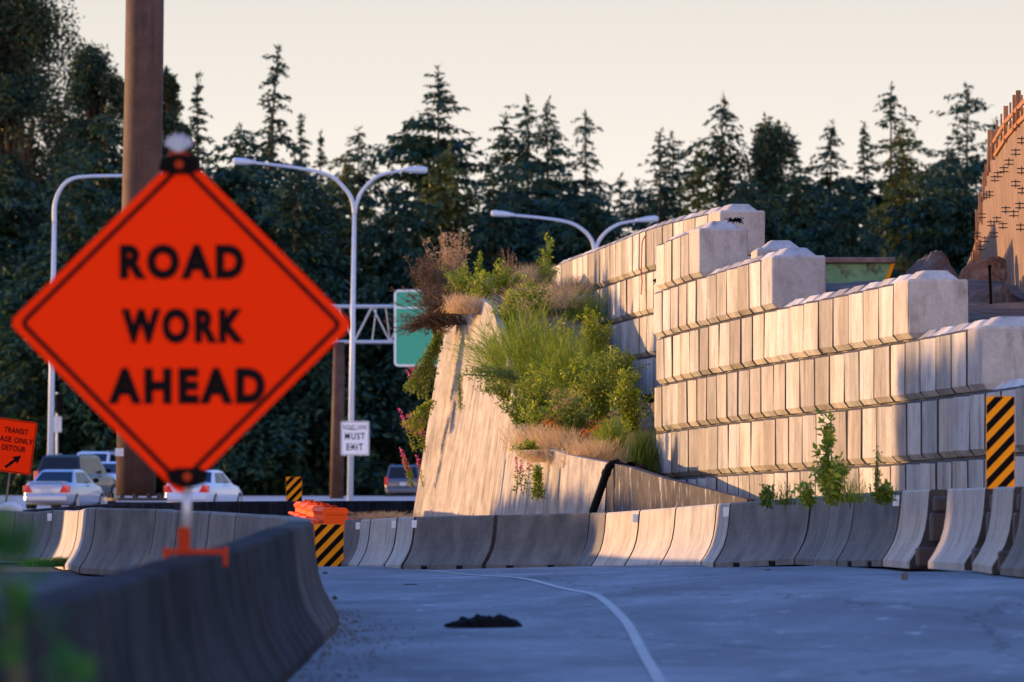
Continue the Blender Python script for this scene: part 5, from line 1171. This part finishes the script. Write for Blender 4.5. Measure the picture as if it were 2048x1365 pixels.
# blurred weed close to the lens at the lower left
def near_weed(label, x, y, s, spots, seed):
    r = np.random.RandomState(seed); b = P(x, y, s); g = ground_z(b.x, b.y); b.z = g; t = thing('near_weed', label, 'weeds', b, 0, 'out-of-focus weeds close to the camera'); sb = MB(); Cs = []
    for (px_, py_, n, sz) in spots:
        c = P(px_, py_, s); sb.tube([tuple(b + Vector((0, 0, .0))), tuple(b.lerp(c, .6) + Vector((.03, 0, .05))), tuple(c)], [.004, .003, .001], 4, False); Cs.append(np.array(tuple(c)) + r.normal(size=(n, 3)) * [sz, sz, sz])
    sb.build('stems', M['stem'], t); C_ = np.concatenate(Cs); m = len(C_); cards_mesh('leaves', C_, unit(r, m), unit(r, m) - [0, 1, 0], .05 * r.uniform(.7, 1.3, m), .03 * r.uniform(.7, 1.3, m), M['shadegreen'], t, tuple(b))
near_weed('blurred green leaves at the left edge in front of the looping barriers', -10, 1500, 1050, [(15, 1075, 12, .016), (30, 1105, 12, .018), (5, 1090, 10, .02), (25, 1180, 12, .022), (45, 1230, 8, .02)], 1)
near_weed('blurred green leaves against the dark near barrier at the bottom left', 120, 1560, 1050, [(140, 1345, 8, .016), (150, 1320, 5, .015), (30, 1300, 6, .02), (120, 1370, 6, .02)], 2)

# ---------------------------------------------------------------- unseen trees added left of the frame, shaped to shade the ramp
SA, CA, TE = math.sin(R(SUN_AZ)), math.cos(R(SUN_AZ)), math.tan(R(SUN_EL))
def uv_place(u, t): return (-CA * t + SA * u, SA * t + CA * u)
SUN_GAPS = [(66.85, 67.5, 4.2, 5.4), (74.6, 75.15, 2.6, 3.55)]  # openings cut in the crowns so sun patches reach the barriers
def shade_tree(label, u, t, H, W, seed, zl=.0, n=6000, group='unseen trees added for shade left of the ramp'):
    r = np.random.RandomState(seed); x, y = uv_place(u, t); g = ground_z(x, y); tr = thing('unseen_shade_tree', label, 'tree', (x, y, g), 0, group)
    v = unit(r, n) * (r.uniform(0, 1, n) ** .4)[:, None] * [W / 2, W / 2, (H - zl) / 2] + [0, 0, zl + (H - zl) / 2]
    box = np.stack([r.uniform(-W / 2, W / 2, n), r.uniform(-W / 2, W / 2, n), r.uniform(zl, H * .95, n)], 1); C_ = np.concatenate([v, box]) + [x, y, g]
    uu = SA * C_[:, 0] + CA * C_[:, 1]; keep = np.ones(len(C_), bool)
    for a, b_, z0, z1 in SUN_GAPS: keep &= ~((uu > a - .12) & (uu < b_ + .12) & (C_[:, 2] > z0) & (C_[:, 2] < z1))
    keep &= ~((uu > 82.9) & (uu < 92.4)); C_ = C_[keep]; m = len(C_)  # leaves cleared to leave the wide sunlit gap
    cards_mesh('crown', C_, unit(r, m), unit(r, m), r.uniform(.25, .6, m), r.uniform(.15, .38, m), M['broadleaf'], tr, (x, y, g))
    tb = MB(); tb.tube([(x, y, g), (x, y, g + H * .8)], [.12, .04], 7); tb.build('trunk', M['bark'], tr)
k = 0; u = -22.0
while u < 82:
    h = 8.2 + math.sin(u * .9) * .8
    if u > 76: h = 7.0 + (u - 76) * -.12
    shade_tree('unseen bushy tree added for shade left of the ramp, number %d in the tall row' % (k + 1), u if u < 80 else 80.6, 83, h, 4.6, 700 + k); k += 1; u += 3.4
u = 94.2; k = 0
while u < 112:
    shade_tree('unseen low tree added for shade left of the ramp, number %d in the lower row' % (k + 1), u, 83, 3.65 - max(0, u - 102) * .07, 3.4, 760 + k, n=3200); k += 1; u += 2.4

# grit swept against the foot of the near barriers
r = np.random.RandomState(77); b = MB()
for k in range(700):
    y = r.uniform(26, 62); x = -1.28 + abs(r.normal()) * .22 - max(0, y - 50) * .03; h = r.uniform(.004, .016); z = ground_z(x, y) + h * .3; a = r.uniform(0, 6.28)
    c = Vector((x, y, z)); pts_ = [c + Vector((math.cos(a + q) * h * r.uniform(.8, 1.5), math.sin(a + q) * h * r.uniform(.8, 1.5), -h * .4)) for q in (0, 2.1, 4.2)] + [c + Vector((0, 0, h * .8))]
    b.add(pts_, [(0, 2, 1), (0, 1, 3), (1, 2, 3), (2, 0, 3)])
tag(b.build('gravel', M['soil']), 'loose grit swept against the foot of the near barriers', 'gravel', kind='stuff')
